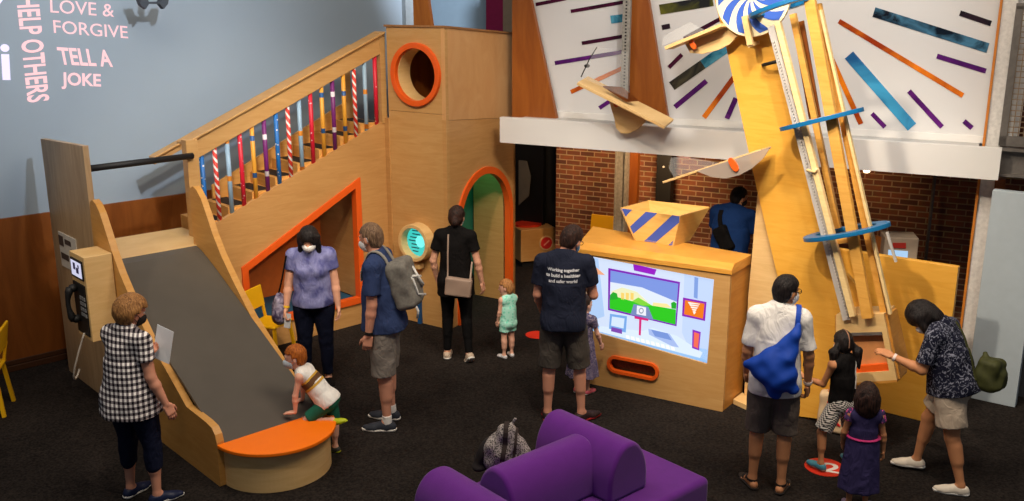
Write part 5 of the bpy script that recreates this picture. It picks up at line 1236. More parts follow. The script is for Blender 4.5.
mb = MB(); mb.prism([mp.px(u, v, -.2) for u, v in ((868, 275), (884, 275), (884, 238), (870, 234))], mp.n * -.03); obj1(mb, 'wooden_screen', 'brown wooden screen beside the cream monitor stand', 'screen', FIN)
# floor stickers
def sticker(c, r, lab, txt=None, rot=0.0):
    o = empty('floor_sticker', (c[0], c[1], .001), lab, 'floor sticker', 'round red floor stickers')
    mb = MB(); mb.disc((c[0], c[1], .003), V3(1, 0, 0), V3(0, 1, 0), r, .004, 48); mb.build('disc', mat('sticker_red', (226, 52, 30), .5, var=.02), o)
    if txt:
        a = math.radians(rot); x = V3(math.cos(a), math.sin(a), 0); y = V3(-x[1], x[0], 0); bl = V3(c[0], c[1], .0055) - x * r * .12 - y * r * .52
        mb = MB(); letters(mb, txt, bl, bl + x * r * .84, bl + y * r * 1.04, mat('sticker_white', (240, 236, 230), .5, var=0), .02, lift=.0015); mb.build('numeral', None, o)
c = fl(825, 467.5); sticker(c, .16, 'round red floor sticker with a white 2 under the pigtailed girl', '2', -22)
c = fl(537, 335); sticker(c, .13, 'plain round red floor sticker beside the navy shirted man')
# ------------------------------------------------------------------ people
def skin(name, rgb): return mat(name, rgb, .55, var=.04, scale=9, spec=.3)
SK_A = skin('skin_fair', (222, 164, 134)); SK_B = skin('skin_rosy', (214, 150, 122)); SK_C = skin('skin_tan', (196, 134, 92)); SK_D = skin('skin_olive', (204, 146, 104)); SK_K = skin('skin_child', (232, 176, 150))
def hairm(name, a, b):
    m, nt, bs = _new(name); N = nt.nodes.new; L = nt.links.new; tc = N('ShaderNodeTexCoord'); mp = N('ShaderNodeMapping'); mp.inputs['Scale'].default_value = (1, 1, .16)
    L(tc.outputs['Object'], mp.inputs['Vector']); n = N('ShaderNodeTexNoise'); n.inputs['Scale'].default_value = 95; n.inputs['Detail'].default_value = 4; n.inputs['Distortion'].default_value = .6; L(mp.outputs['Vector'], n.inputs['Vector'])
    r = N('ShaderNodeValToRGB'); r.color_ramp.elements[0].position = .36; r.color_ramp.elements[1].position = .66; r.color_ramp.elements[0].color = lin(b); r.color_ramp.elements[1].color = lin(a)
    L(n.outputs['Fac'], r.inputs['Fac']); L(r.outputs['Color'], bs.inputs['Base Color'])
    bp = N('ShaderNodeBump'); bp.inputs['Strength'].default_value = .9; bp.inputs['Distance'].default_value = .012; L(n.outputs['Fac'], bp.inputs['Height']); L(bp.outputs['Normal'], bs.inputs['Normal'])
    bs.inputs['Roughness'].default_value = .55; bs.inputs['Specular IOR Level'].default_value = .25; return m
H_BLONDE = hairm('hair_blonde', (178, 128, 74), (118, 78, 44)); H_BLACK = hairm('hair_black', (40, 32, 31), (8, 7, 8)); H_DARK = hairm('hair_dark', (66, 42, 34), (20, 13, 11)); H_GREY = hairm('hair_grey', (150, 120, 92), (92, 70, 54)); H_GINGER = hairm('hair_ginger', (196, 112, 40), (140, 70, 24)); H_FAIR = hairm('hair_fair', (196, 140, 86), (146, 96, 54))
NAVY = mat('navy_cloth', (28, 34, 56), .85, var=.1, spec=.1); BLKC = mat('black_cloth', (20, 18, 18), .85, var=.1, spec=.1); WHT = mat('white_cloth', (232, 228, 222), .8, var=.03, spec=.1)
MASKW = mat('mask_white', (232, 230, 228), .8, var=.02); MASKB = mat('mask_black', (22, 20, 20), .8, var=0); SOLE = mat('sole_white', (226, 222, 214), .6, var=.03)
def blk(s): pass
# 1 woman in gingham (front left)
c = fl(142, 499)
p = Figure('woman in black and white gingham tunic and navy capri trousers beside the slide', c, -28, 1.60, SK_B, W=1.0, fat=1.34, hips=1.16, hh=.14, lean=4, head=(-16, 16, 4),
           ua={'R': (.22, -.02, -1), 'L': (-.12, .45, -1)}, fa={'R': (.30, .26, -1), 'L': (-.12, 1, -.1)}, th={'L': (-.03, .05, -1), 'R': (.10, .10, -1)}, sh={'L': (-.02, -.05, -1), 'R': (.06, -.06, -1)},
           foot={'L': (-.05, 1, 0), 'R': (.45, 1, 0)}, curl=(40, 20), palm={'L': (.3, -.3, 1)})
p.make_body()
p.shirt(pattern('gingham', 'gingham', (244, 240, 236), (24, 20, 26), .042, c3=(128, 120, 124)), 'tunic', off=.02, hem=-.24, sleeve=.55, flare=.045, loose=.02, wob=.004)
p.shorts(mat('capri_navy', (24, 28, 48), .85, var=.08, spec=.1), 'capri_trousers', to=1.45, off=.012, flare=.0)
p.shoes(mat('shoe_navy', (20, 30, 62), .5), SOLE)
p.hair(H_BLONDE, 'short', off=.03, nape=-.095, extra=(lambda h, hs, R: ell(h(0, -.04, .0), (.118 * hs, .10 * hs, .112 * hs), R, .03),))
p.mask(MASKB); p.report('gingham'); P1 = p
# her paper sheet
mb = MB(); a = p.W(p.J['wriL'] + p.J['hdL'] * .12 + V3(-.03, 0, -.02))
pw = lambda x, y, z: a + p.Rw @ V3(x, y, z)
mb.add([pw(-.02, .0, -.06), pw(.13, .02, -.10), pw(.17, .06, .16), pw(.01, .05, .20), pw(-.02, -.004, -.06), pw(.13, .016, -.10), pw(.17, .056, .16), pw(.01, .046, .20)], [(0, 1, 2, 3), (7, 6, 5, 4), (0, 4, 5, 1), (1, 5, 6, 2), (2, 6, 7, 3), (3, 7, 4, 0)], mat('paper', (226, 232, 238), .6, var=0))
b_ = [pw(x, y - .004, z) for x, y, z in ((.085, .035, .02), (.125, .04, .01), (.132, .048, .055), (.092, .042, .065))]
mb.prism(b_, p.Rw @ V3(0, -.002, 0), mat('paper_blue', (40, 140, 200), .6, var=0))
obj1(mb, 'paper_sheet', 'white paper sheet with a blue square held by the gingham woman', 'paper')

# 2 woman in lilac top (behind slide)
c = fl(318, 384)
p = Figure('woman in tie-dyed lilac top and white face mask with long black hair, facing the camera', c, 187, 1.62, SK_A, W=1.02, fat=1.36, hips=1.1, hh=.138, bust=1.0, lean=3, head=(-4, 24, 0),
           ua={'R': (.20, .05, -1), 'L': (-.16, .0, -1)}, fa={'R': (.12, .28, -1), 'L': (-.10, .22, -1)}, curl=(30, 55))
p.make_body()
p.shirt(pattern('lilac_tiedye', 'tiedye', (80, 82, 136), (146, 148, 194), .16), 'top', off=.016, hem=-.04, sleeve=.5, flare=.012, wob=.003)
p.shorts(mat('jeans_navy', (18, 22, 40), .85, var=.1, spec=.1), 'jeans', to=1.9, off=.012, flare=.0)
p.shoes(BLKC, SOLE)
p.hair(H_BLACK, 'long', off=.02, extra=[(lambda sg: (lambda h, hs, R: cone(h(sg * .082, -.0, .02), h(sg * .09, .035, -.21), .034 * hs, .026 * hs, .03)))(s_) for s_ in (-1, 1)] + [lambda h, hs, R: ell(h(0, -.05, -.10), (.095 * hs, .06 * hs, .12 * hs), R, .04)])
p.mask(MASKW); p.watch('R', mat('band_yellow', (244, 196, 40), .5)); p.report('lilac'); P2 = p
mb = MB(); b = MB(); h_ = p.J['wriR'] + p.J['hdR'] * .09
mb.box(p.W(h_ + V3(-.02, .02, -.02)), (.07, .012, .14), p.Rw @ unit(V3(.6, .5, .3)), p.Rw @ unit(np.cross(V3(.1, .2, -1), V3(.6, .5, .3))), p.Rw @ unit(V3(.1, .2, -1)), mat('phone_case', (212, 212, 214), .3))
obj1(mb, 'smartphone', 'pale smartphone held by the woman in the lilac top', 'phone', bevel=.004)
V, Fq = solid([ell((0, 0, 0), (.06, .10, .15), None, .02), ell((0, .0, -.08), (.07, .10, .10), None, .05)], .008, wob=.008, wf=22)
o = mesh_obj('handbag', V, Fq, pattern('bag_lilac', 'tiedye', (70, 60, 90), (176, 168, 190), .07), None, p.W(p.J['wriR'] + V3(.07, -.05, .0)), math.radians(p.yaw)); tag(o, 'crumpled purple grey handbag hanging at the hip of the woman in lilac', 'bag')
mb = MB(); sp0 = o.location; mb.tube([(0, 0, .13), (-.05, .05, .3), (-.10, .05, .52)], .008, 6); bb = mb; me = bpy.data.meshes.new('strap'); me.from_pydata(bb.v, [], bb.f); me.materials.append(BLKC); o2 = bpy.data.objects.new('strap', me); COL.objects.link(o2); o2.parent = o

# 3 toddler climbing on the landing
ldz = .357
c = fl(331, 455)
p = Figure('toddler with ginger hair, striped white vest and green shorts climbing onto the orange landing', (c[0], c[1]), 84, 1.04, SK_K, W=.98, fat=1.05, lf=.46, hh=.19, hips=1.0, lean=46, pelvis=32, head=(10, 8, 0),
           ua={'R': (.1, .32, -1), 'L': (-.12, .25, -1)}, fa={'R': (.0, .1, -1), 'L': (-.02, .05, -1)}, th={'L': (-.12, .75, -.62), 'R': (.06, -.08, -1)}, sh={'L': (.02, -1, .06), 'R': (.0, -.02, -1)},
           foot={'L': (-.1, -1, 0), 'R': (.3, 1, 0)}, fpitch=(-20, 0), hd={'L': (0, 1, -.12), 'R': (0, 1, -.12)}, palm={'L': (0, -.1, -1), 'R': (0, -.1, -1)}, curl=(8, 8))
p.root = p.root
p.make_body()
p.shirt(pattern('vest_stripe', 'tiedye', (232, 228, 222), (240, 238, 232), .3), 'vest', off=.014, hem=-.06, sleeves=False, wob=.002)
p.shorts(mat('green_shorts', (12, 96, 74), .8), to=.86, off=.022, flare=.014, top=.36)
p.shoes(mat('shoe_grey', (56, 58, 54), .6), mat('sole_lime', (196, 204, 20), .5), only='R'); p.shoes(mat('shoe_lime', (186, 196, 22), .5), MATS['sole_lime'], only='L')
p.hair(H_GINGER, 'short', off=.012, nape=-.07); p.mask(mat('mask_pale_blue', (190, 206, 216), .8)); p.report('toddler'); P3_ = p
V_, B_h = p.parts['vest']
for u_, w_, m_ in ((.66, .055, mat('stripe_brown', (98, 64, 34), .8)), (.76, .02, mat('stripe_mustard', (206, 160, 60), .8)), (.56, .02, MATS['stripe_mustard'] if 'stripe_mustard' in MATS else mat('stripe_mustard', (206, 160, 60), .8))):
    b = MB(); pts, nr = [], []; R_ = p.R_at(u_); ctr = p.T(u_)
    for i in range(41):
        a = 2 * PI * i / 40; dv = R_ @ V3(math.cos(a), math.sin(a), 0); hit = B_h.ray_cast(Vector(ctr), Vector(dv))
        if hit[0] is not None and np.linalg.norm(np.array(hit[0]) - ctr) < .16: pts.append(np.array(hit[0]) + dv * .0015); nr.append(dv)
    if len(pts) > 3: b.ribbon(pts, nr, w_, .002, m_); p.child('vest_stripe', b, parent=V_)

# 4 man with backpack
c = fl(388, 425)
p = Figure('grey haired man in blue T-shirt and grey shorts looking left, backpack on his back', c, 82, 1.84, SK_B, W=1.02, fat=1.26, lean=10, head=(-20, 12, 0), belly=.02,
           ua={'L': (-.10, .0, -1), 'R': (.1, .05, -1)}, fa={'L': (-.02, .14, -1), 'R': (.0, .2, -1)}, th={'L': (-.02, -.02, -1), 'R': (.05, .05, -1)}, sh={'L': (-.02, -.04, -1), 'R': (.02, -.06, -1)}, foot={'L': (-.1, 1, 0), 'R': (.1, 1, 0)}, curl=(30, 30))
p.make_body()
p.shirt(mat('tshirt_blue', (52, 66, 104), .85, var=.06, spec=.1), 't_shirt', off=.016, hem=-.08, sleeve=.72, flare=.02, loose=.008, wob=.003)
p.shorts(mat('shorts_grey', (132, 124, 116), .85, var=.06, spec=.1), to=1.0, off=.02, flare=.02)
p.shoes(mat('shoe_charcoal', (42, 46, 56), .7), SOLE); p.socks(WHT)
p.hair(H_GREY, 'short', off=.008, nape=-.07); p.watch('L', BLACK, name='wristwatch', w=.025); p.mask(MASKW); p.report('backpack man'); P4 = p
def backpack(fig, name, lab, m, mstrap, u=.62, size=(.15, .075, .22), out=.19, tilt=0, extra=None, x=0.0, trim=None):
    S = fig.S; R = fig.R_at(u) @ Rx(tilt); cc = fig.T(u, x, -out * S)
    V, Fq = solid([Prim('box', .02, c=cc, R=R, h=np.array(size) * np.array((.72, .6, .78)), rd=.05), Prim('box', .03, c=cc + R @ V3(0, -size[1] * .8, -size[2] * .4), R=R, h=np.array((size[0] * .55, .02, size[2] * .35)), rd=.03)], .008, wob=.004, wf=24)
    o = mesh_obj(name, V - cc, Fq, m, None, fig.W(cc), math.radians(fig.yaw)); tag(o, lab, 'backpack')
    bvb = fig.parts[[k for k in fig.parts if k in ('t_shirt', 'shirt', 'tunic', 'top', 'blouse')][0]][1]
    for sg in (-1, 1):
        pts, nr = [], []
        for i in range(22):
            a = PI * (.02 + i / 21 * 1.0); ctr = fig.T(.74, x + sg * .085 * S, 0); dv = fig.R_at(.8) @ V3(0, -math.cos(a), math.sin(a)); h = bvb.ray_cast(Vector(ctr + dv * .5), Vector(-dv))
            if h[0] is None: continue
            pts.append(np.array(h[0]) + dv * .006 - cc); nr.append(dv)
        if len(pts) > 3:
            b = MB(); b.ribbon(pts, nr, .045, .008, mstrap); s_ = fig.child('strap', b, parent=o)
    if trim:
        b = MB()
        for q in trim: b.tube([R @ V3(*t) for t in q], .011, 8)
        fig.child('trim', b, mat('pack_white', (224, 222, 216), .6), parent=o)
    return o
TRI = [[(.12, -.02, .17), (.05, -.10, .10), (-.02, -.145, .02), (.06, -.14, -.06), (.12, -.08, -.12)], [(-.12, -.03, .14), (-.08, -.11, .03), (-.1, -.12, -.1), (.0, -.15, -.14)], [(-.10, -.06, -.14), (-.11, -.08, -.24), (-.1, -.05, -.30)], [(.02, -.15, .02), (-.09, -.12, .06)]]
backpack(p, 'backpack', 'grey backpack with white cords on the back of the man in blue', mat('pack_grey', (120, 116, 108), .8, var=.2, scale=40), mat('pack_strap', (150, 146, 138), .8), u=.60, size=(.14, .08, .205), out=.195, tilt=-10, trim=TRI)

# 5 woman in black
c = fl(457, 358)
p = Figure('woman in black tunic and leggings walking towards the arched doorway', c, -6, 1.63, SK_A, W=.95, fat=1.08, hips=1.05, hh=.136, lean=2, head=(-8, 8, 3),
           ua={'L': (-.28, .0, -1), 'R': (.26, -.02, -1)}, fa={'L': (.12, .3, -1), 'R': (.16, .20, -1)}, th={'L': (-.02, .05, -1), 'R': (.05, .0, -1)}, sh={'L': (-.02, -.05, -1), 'R': (.10, -.25, -1)}, foot={'L': (-.1, 1, 0), 'R': (-.5, 1, 0)}, fpitch=(0, 38), curl=(25, 25))
p.make_body()
p.shirt(BLKC, 'tunic', off=.016, hem=-.30, sleeve=.55, flare=.03, loose=.008, wob=.003)
p.shorts(mat('leggings_black', (16, 15, 16), .8, var=.05, spec=.1), 'leggings', to=1.97, off=.007, flare=.0, wob=.0)
p.shoes(mat('shoe_beige', (186, 166, 146), .7), SOLE)
p.hair(H_DARK, 'short', off=.014, nape=-.075, extra=(lambda h, hs, R: ell(h(.02, -.11, -.05), (.042 * hs, .045 * hs, .05 * hs), R, .02),)); p.mask(MASKW); p.report('black'); P5 = p
# cross-body bag at her back, strap over the left shoulder
bv = p.parts['tunic'][1]; R = p.R_at(.05); 
h = bv.ray_cast(Vector(p.T(-.02, .06, -.6)), Vector((0, 1, 0))); cc = np.array(h[0]) + V3(0, -.05, 0)
V, Fq = solid([Prim('box', .02, c=(0, 0, 0), R=np.eye(3) @ Ry(6), h=np.array((.115, .02, .075)), rd=.02)], .007, wob=.002)
o = mesh_obj('crossbody_bag', V, Fq, mat('bag_taupe', (156, 132, 116), .6, var=.04), None, p.W(cc), math.radians(p.yaw)); tag(o, 'taupe cross-body bag hanging on the back of the woman in black', 'bag')
for q0, q1 in ((cc + V3(-.12, 0, .07), p.T(1.02, -.055, -.02)), (cc + V3(.12, .0, .07), p.T(.42, .175, -.03))):
    pts, nr = [], []
    for i in range(18):
        t = i / 17; q = q0 + (q1 - q0) * t; h = bv.ray_cast(Vector((q[0], q[1] - .5, q[2])), Vector((0, 1, 0)))
        y = h[0][1] - .004 if h[0] is not None else q[1]
        pts.append(V3(q[0], min(y, q[1] + .1), q[2]) - cc); nr.append(V3(0, -1, 0))
    b = MB(); b.ribbon(pts, nr, .016, .004, MATS['bag_taupe']); p.child('strap', b, parent=o)

# 6 girl in mint
c = fl(508, 357.5)
p = Figure('small fair haired girl in a mint green romper standing by the arched doorway', c, 38, .86, SK_K, fat=1.1, lf=.45, hh=.195, head=(40, 6, 0), ua={'R': (.1, .3, -1), 'L': (-.15, .05, -1)}, fa={'R': (-.3, .9, -.15), 'L': (.0, .3, -1)}, foot={'L': (-.1, 1, 0), 'R': (.3, 1, 0)}, curl=(30, 70))
p.make_body(); MINT = pattern('mint_print', 'dots', (130, 228, 200), (178, 240, 222), .03)
p.shirt(MINT, 'romper', off=.014, hem=.02, sleeves=False, wob=.002, flare=.01)
p.shorts(MINT, 'romper_shorts', to=.5, off=.022, flare=.02)
p.shoes(mat('shoe_white', (214, 212, 214), .6), mat('sole_grey', (120, 116, 120), .6)); p.hair(H_FAIR, 'short', off=.012, nape=-.09, extra=(lambda h, hs, R: ell(h(0, -.05, -.03), (.075 * hs, .06 * hs, .09 * hs), R, .03),)); p.report('mint')
mb = MB(); sphere(mb, p.W(p.J['wriR'] + p.J['hdR'] * .05 + V3(0, 0, .0)), (.028, .03, .024)); obj1(mb, 'toy_ball', 'small orange toy held by the girl in mint', 'toy', mat('toy_orange', (240, 130, 40), .5))

# 7 man in navy T-shirt
c = fl(562, 420)
p = Figure('man in navy T-shirt with white lettering on the back and dark grey shorts', c, -8, 1.80, SK_B, W=1.06, fat=1.1, lean=4, head=(-30, 26, 6), ua={'L': (-.12, .06, -1), 'R': (.20, .14, -1)}, fa={'L': (.1, .7, -.9), 'R': (-.25, .9, .02)},
           th={'L': (-.07, .0, -1), 'R': (.13, .06, -1)}, sh={'L': (-.02, -.03, -1), 'R': (.06, -.06, -1)}, foot={'L': (-.2, 1, 0), 'R': (.75, .7, 0)}, curl=(30, 40))
p.make_body()
p.shirt(mat('tshirt_navy', (34, 38, 54), .85, var=.06, spec=.1), 't_shirt', off=.016, hem=-.10, sleeve=.66, flare=.018, loose=.01, wob=.003)
p.shorts(mat('shorts_slate', (78, 72, 66), .85, var=.08, spec=.1), to=.98, off=.022, flare=.02)
p.shoes(mat('shoe_redblack', (40, 22, 24), .6, var=.2), mat('sole_red', (180, 40, 44), .6)); p.hair(H_DARK, 'short', off=.014, nape=-.055); p.mask(mat('mask_blue', (110, 150, 190), .8)); p.glasses(BLACK); p.report('navy'); P7 = p
o, bv = p.parts['t_shirt']
for k, (tx, wd) in enumerate((('Working together', .275), ('to build a healthier', .295), ('and safer world', .245))):
    vs, fs = text_mesh(tx, .03); lo, hi = vs.min(0), vs.max(0); sc = wd / (hi[0] - lo[0]); b = MB(); q = []
    for x, y, z in vs:
        X = (x - (lo[0] + hi[0]) / 2) * sc; Zz = p.T(.86)[2] - k * .048 + (y) * sc
        hh_ = bv.ray_cast(Vector((X + p.T(.8)[0], -.8, Zz)), Vector((0, 1, 0))); q.append((X + p.T(.8)[0], (hh_[0][1] if hh_[0] is not None else -.15) - .0035, Zz))
    b.add(q, fs, mat('print_white', (226, 226, 230), .7, var=0)); p.child('lettering', b, parent=o)

# 8 child in front of him
c = fl(580, 394)
p = Figure('little girl in patterned dress half hidden by the man in navy', (c[0] + .02, c[1] + .03), -30, .98, SK_K, fat=.95, lf=.46, hh=.18, head=(-25, 0, 0), ua={'R': (.25, .25, -1), 'L': (-.1, .8, -.5)}, fa={'R': (.1, .5, -1), 'L': (.0, 1, .2)}, foot={'R': (.3, 1, 0)})
p.make_body(); DR = pattern('dress_print', 'floral', (70, 66, 104), (190, 172, 180), .018)
p.shirt(DR, 'dress', off=.012, hem=-.02, sleeve=.5, flare=.02, wob=.002); p.skirt(DR, 'dress_skirt', top=.3, length=.36, r1=(.105, .09), r2=(.16, .15)); p.shoes(mat('shoe_pink', (206, 96, 110), .5), SOLE)
p.hair(H_DARK, 'short', off=.014, nape=-.1, extra=(lambda h, hs, R: cone(h(0, -.1, .0), h(0, -.12, -.14), .035 * hs, .02 * hs, .03),)); p.report('child')

# 9 man behind the kiosk
c = V3(2.45, 10.5, 0)
p = Figure('man in blue shirt seen from behind beyond the game kiosk', c, -38, 1.64, SK_D, W=1.24, fat=1.4, lean=16, head=(-30, 14, 4), ua={'L': (-.2, .3, -1), 'R': (.2, .3, -1)}, fa={'L': (.1, .7, -.6), 'R': (-.1, .7, -.6)})
p.make_body(); p.shirt(mat('tshirt_royal', (26, 54, 104), .85, var=.06, spec=.1), 't_shirt', off=.02, hem=-.05, sleeve=.7, flare=.02, loose=.015, wob=.004); p.shorts(BLKC, 'trousers', to=1.9, off=.014, flare=.01); p.shoes(BLKC, SOLE); p.hair(H_BLACK, 'short', off=.012, nape=-.07); p.mask(MASKB); p.report('back man')
bv = p.parts['t_shirt'][1]; pts, nr = [], []
for i in range(24):
    t = i / 23; q = p.T(1.0 - .8 * t, -.10 + .22 * t * t * 1.0, -.0); dv = V3(0, -1, .15); h = bv.ray_cast(Vector(q + dv * .6), Vector(-dv))
    if h[0] is not None: pts.append(np.array(h[0]) + dv * .004); nr.append(dv)
cc = np.mean(pts, 0); w0 = p.W(cc)
V, Fq = solid([Prim('box', .03, c=(.02, -.02, -.10), R=Ry(-30), h=np.array((.05, .025, .11)), rd=.035)], .008, wob=.003)
o = mesh_obj('sling_bag', V, Fq, BLKC, None, w0, math.radians(p.yaw)); tag(o, 'black sling bag across the back of the man beyond the kiosk', 'bag'); b = MB(); b.ribbon([q - cc for q in pts], nr, .05, .012, BLKC); p.child('strap', b, parent=o)

# 10 man in white shirt
c = fl(767, 488)
p = Figure('man in white shirt and dark shorts with a blue drawstring bag on his back', c, -14, 1.71, SK_C, W=.95, fat=1.12, lean=2, head=(-48, 8, 2), ua={'L': (-.16, .05, -1), 'R': (.22, -.0, -1)}, fa={'L': (.0, .6, -1), 'R': (.05, .22, -1)},
           th={'L': (-.04, .04, -1), 'R': (.03, .0, -1)}, sh={'L': (-.03, -.06, -1), 'R': (.0, -.10, -1)}, foot={'L': (-.45, 1, 0), 'R': (.3, 1, 0)}, curl=(30, 38), bare=(True, True))
p.make_body()
p.shirt(mat('shirt_white', (226, 222, 218), .8, var=.03, spec=.1), 'shirt', off=.018, hem=-.16, sleeve=.80, flare=.016, loose=.01, wob=.004, slv_off=.014)
p.shorts(mat('shorts_umber', (98, 87, 80), .85, var=.12, spec=.1), to=1.0, off=.022, flare=.018); p.sandals(mat('sandal_strap', (34, 28, 26), .7), mat('sandal_sole', (40, 34, 30), .7))
p.hair(H_BLACK, 'short', off=.012, nape=-.075); p.mask(MASKW); p.glasses(BLACK); p.watch('R', mat('band_white', (236, 214, 204), .5)); p.report('white'); P10 = p
bv = p.parts['shirt'][1]; cc = p.T(.36, -.0, -.16)
q = lambda x, y, z: V3(x, y, z)
V, Fq = solid([ell((.0, -.05, -.05), (.13, .06, .13), Ry(-14), .04), cone((-.04, -.03, .02), (-.215, .0, -.02), .075, .03, .06), cone((-.02, -.04, -.06), (-.14, -.03, -.07), .07, .04, .05), cone((.06, -.03, .06), (.13, .02, .30), .075, .022, .05), cone((.05, -.05, -.08), (.115, -.04, -.17), .08, .045, .06), cone((.0, -.05, -.10), (.0, -.05, -.21), .08, .045, .06), cone((-.14, -.02, .02), (.10, .0, .22), .03, .03, .05)], .008, wob=.006, wf=26)
o = mesh_obj('drawstring_bag', V, Fq, mat('bag_royal', (18, 66, 168), .65, var=.06, spec=.3), None, p.W(cc), math.radians(p.yaw)); tag(o, 'royal blue drawstring bag slung over the shoulder of the man in white', 'bag')
pts, nr = [], []
for i in range(26):
    a = -.1 * PI + PI * 1.0 * i / 25; ctr = p.T(.80, .115 * p.S, 0); dv = V3(.1, -math.cos(a), math.sin(a)); h = bv.ray_cast(Vector(ctr + dv * .5), Vector(-dv))
    if h[0] is not None: pts.append(np.array(h[0]) + dv * .004 - cc); nr.append(dv)
b = MB(); b.ribbon(pts, nr, .035, .012, MATS['bag_royal']); p.child('strap', b, parent=o)

# 11 girl with pigtails
c = fl(836, 466)
p = Figure('girl with black pigtails, black top and checked shorts', (c[0], c[1]), 28, 1.15, SK_C, fat=.92, lf=.485, hh=.165, lean=8, head=(-20, 10, 0), ua={'L': (-.10, .35, -1), 'R': (.2, .3, -1)}, fa={'L': (-.35, 1, .12), 'R': (.0, .7, -.7)},
           th={'L': (-.40, .18, -1), 'R': (.30, .0, -1)}, sh={'L': (-.10, -.18, -1), 'R': (.05, -.1, -1)}, foot={'L': (-.1, 1, 0), 'R': (.2, 1, 0)}, curl=(40, 30))
p.make_body(); p.shirt(BLKC, 'top', off=.012, hem=.05, sleeves=False, wob=.002)
p.shorts(pattern('check_bw', 'check', (222, 216, 208), (26, 24, 26), .022), 'checked_shorts', to=.88, off=.026, flare=.03, top=.3)
p.shoes(mat('sandal_teal', (70, 140, 160), .6), mat('sandal_sole2', (150, 110, 90), .6), name='sandal')
H2 = lambda sg: (lambda h, hs, R: cone(h(sg * .07, -.05, -.01), h(sg * .108, -.06, -.05), .028 * hs, .026 * hs, .012))
H3 = lambda sg: (lambda h, hs, R: cone(h(sg * .122, -.06, -.085), h(sg * .135, -.065, -.25), .052 * hs, .012 * hs, .012))
p.hair(H_BLACK, 'short', off=.014, nape=-.32, extra=[H2(1), H2(-1), H3(1), H3(-1)]); p.mask(MASKW); p.report('pigtail'); P11 = p
b = MB(); bvh_ = p.parts['hair'][1]; hc, Rh, hs = p.J['head'], p.Rh, p.hs; pts, nr = [], []
for i in range(20):
    a = .35 + 2.1 * i / 19; dv = Rh @ unit(V3(.05, -math.cos(a) * -1 if False else -math.sin(a - .6), math.cos(a - .6))); h = bvh_.ray_cast(Vector(hc + dv * .4), Vector(-dv))
    if h[0] is not None: pts.append(np.array(h[0]) + dv * .001); nr.append(dv)
if len(pts) > 3: b.ribbon(pts, nr, .008, .003, mat('parting', (150, 110, 86), .7)); p.child('hair_parting', b, parent=p.parts['hair'][0])
b = MB(); bt = p.parts['top'][1]; pts, nr = [], []
for i in range(16):
    q_ = p.T(1.0 - .62 * i / 15, .05 - .02 * i / 15, 0); dv = p.R_at(.7) @ V3(.25, -1, 0); h = bt.ray_cast(Vector(q_ + dv * .4), Vector(-dv))
    if h[0] is not None: pts.append(np.array(h[0]) + dv * .001); nr.append(dv)
if len(pts) > 3: b.ribbon(pts, nr, .012, .003, WHT); p.child('white_piping', b, parent=p.parts['top'][0])

# 12 girl in navy dress
c = fl(856, 509)
p = Figure('little girl in navy dress with pink trim seen from behind', (c[0], c[1]), -8, .99, SK_C, fat=.98, lf=.45, hh=.185, head=(-6, 4, 0), ua={'L': (-.22, .1, -1), 'R': (.24, .0, -1)}, fa={'L': (.1, .5, -1), 'R': (.12, .1, -1)}, foot={'L': (-.1, 1, 0), 'R': (.7, 1, 0)})
p.make_body(); DN = mat('dress_navy', (54, 48, 86), .85, var=.08, spec=.1)
p.shirt(DN, 'dress', off=.014, hem=.1, sleeves=False, wob=.002); p.skirt(DN, 'dress_skirt', top=.42, length=.40, r1=(.115, .098), r2=(.15, .14), pleat=(8, .05))
PK = mat('trim_pink', (176, 40, 104), .8)
p.wear('sash', [Prim('tube', .01, p=p.T(.425), q=p.T(.455), R=p.R_at(.4), r1=V3(.122, .105), r2=V3(.122, .105))], PK, vx=.006, wob=0)
for n_, sg in (('L', -1), ('R', 1)):
    A, E = p.J['sho' + n_], p.J['elb' + n_]; d = unit(E - A); p.wear('ruffle_sleeve', [cone(A + V3(0, 0, .01), A + (E - A) * .34, .036, .042, .01, [(A + (E - A) * .3, d)])], pattern('ruffle_print', 'dots', (224, 90, 150), (70, 50, 90), .02), vx=.006, wob=.003, wf=60)
p.shoes(mat('shoe_lilac', (150, 140, 176), .6), SOLE)
p.hair(H_DARK, 'long', off=.022, extra=[lambda h, hs, R: ell(h(0, -.05, -.06), (.118 * hs, .095 * hs, .155 * hs), R, .04), lambda h, hs, R: ell(h(.02, -.05, .09), (.03 * hs, .03 * hs, .03 * hs), R, .03)]); p.report('navy dress'); P12 = p

# 13 woman bending to the box
c = fl(942, 481)
p = Figure('woman in dark floral blouse and beige shorts bending forward to reach the window box', c, 48, 1.56, SK_C, W=1.10, fat=1.32, hips=1.1, hh=.148, lean=25, pelvis=12, head=(16, 62, 0), bust=.6,
           ua={'L': (-.20, .16, -1), 'R': (.08, .0, -1)}, fa={'L': (-.12, 1, .28), 'R': (-.02, .1, -1)}, th={'L': (-.08, -.18, -1), 'R': (-.06, .52, -1)}, sh={'L': (-.03, -.30, -1), 'R': (-.03, .14, -1)}, foot={'L': (-.42, 1, 0), 'R': (-.42, 1, 0)}, curl=(22, 30), palm={'L': (.4, 0, -1)})
p.make_body()
p.shirt(pattern('blouse_floral', 'floral', (18, 20, 38), (128, 130, 146), .045), 'blouse', off=.024, hem=-.07, sleeve=.78, flare=.018, loose=.024, wob=.004, neckr=.05)
p.shorts(mat('shorts_beige', (186, 168, 148), .85, var=.04, spec=.1), to=.74, off=.024, flare=.03); p.shoes(mat('shoe_cream', (226, 214, 196), .7), SOLE)
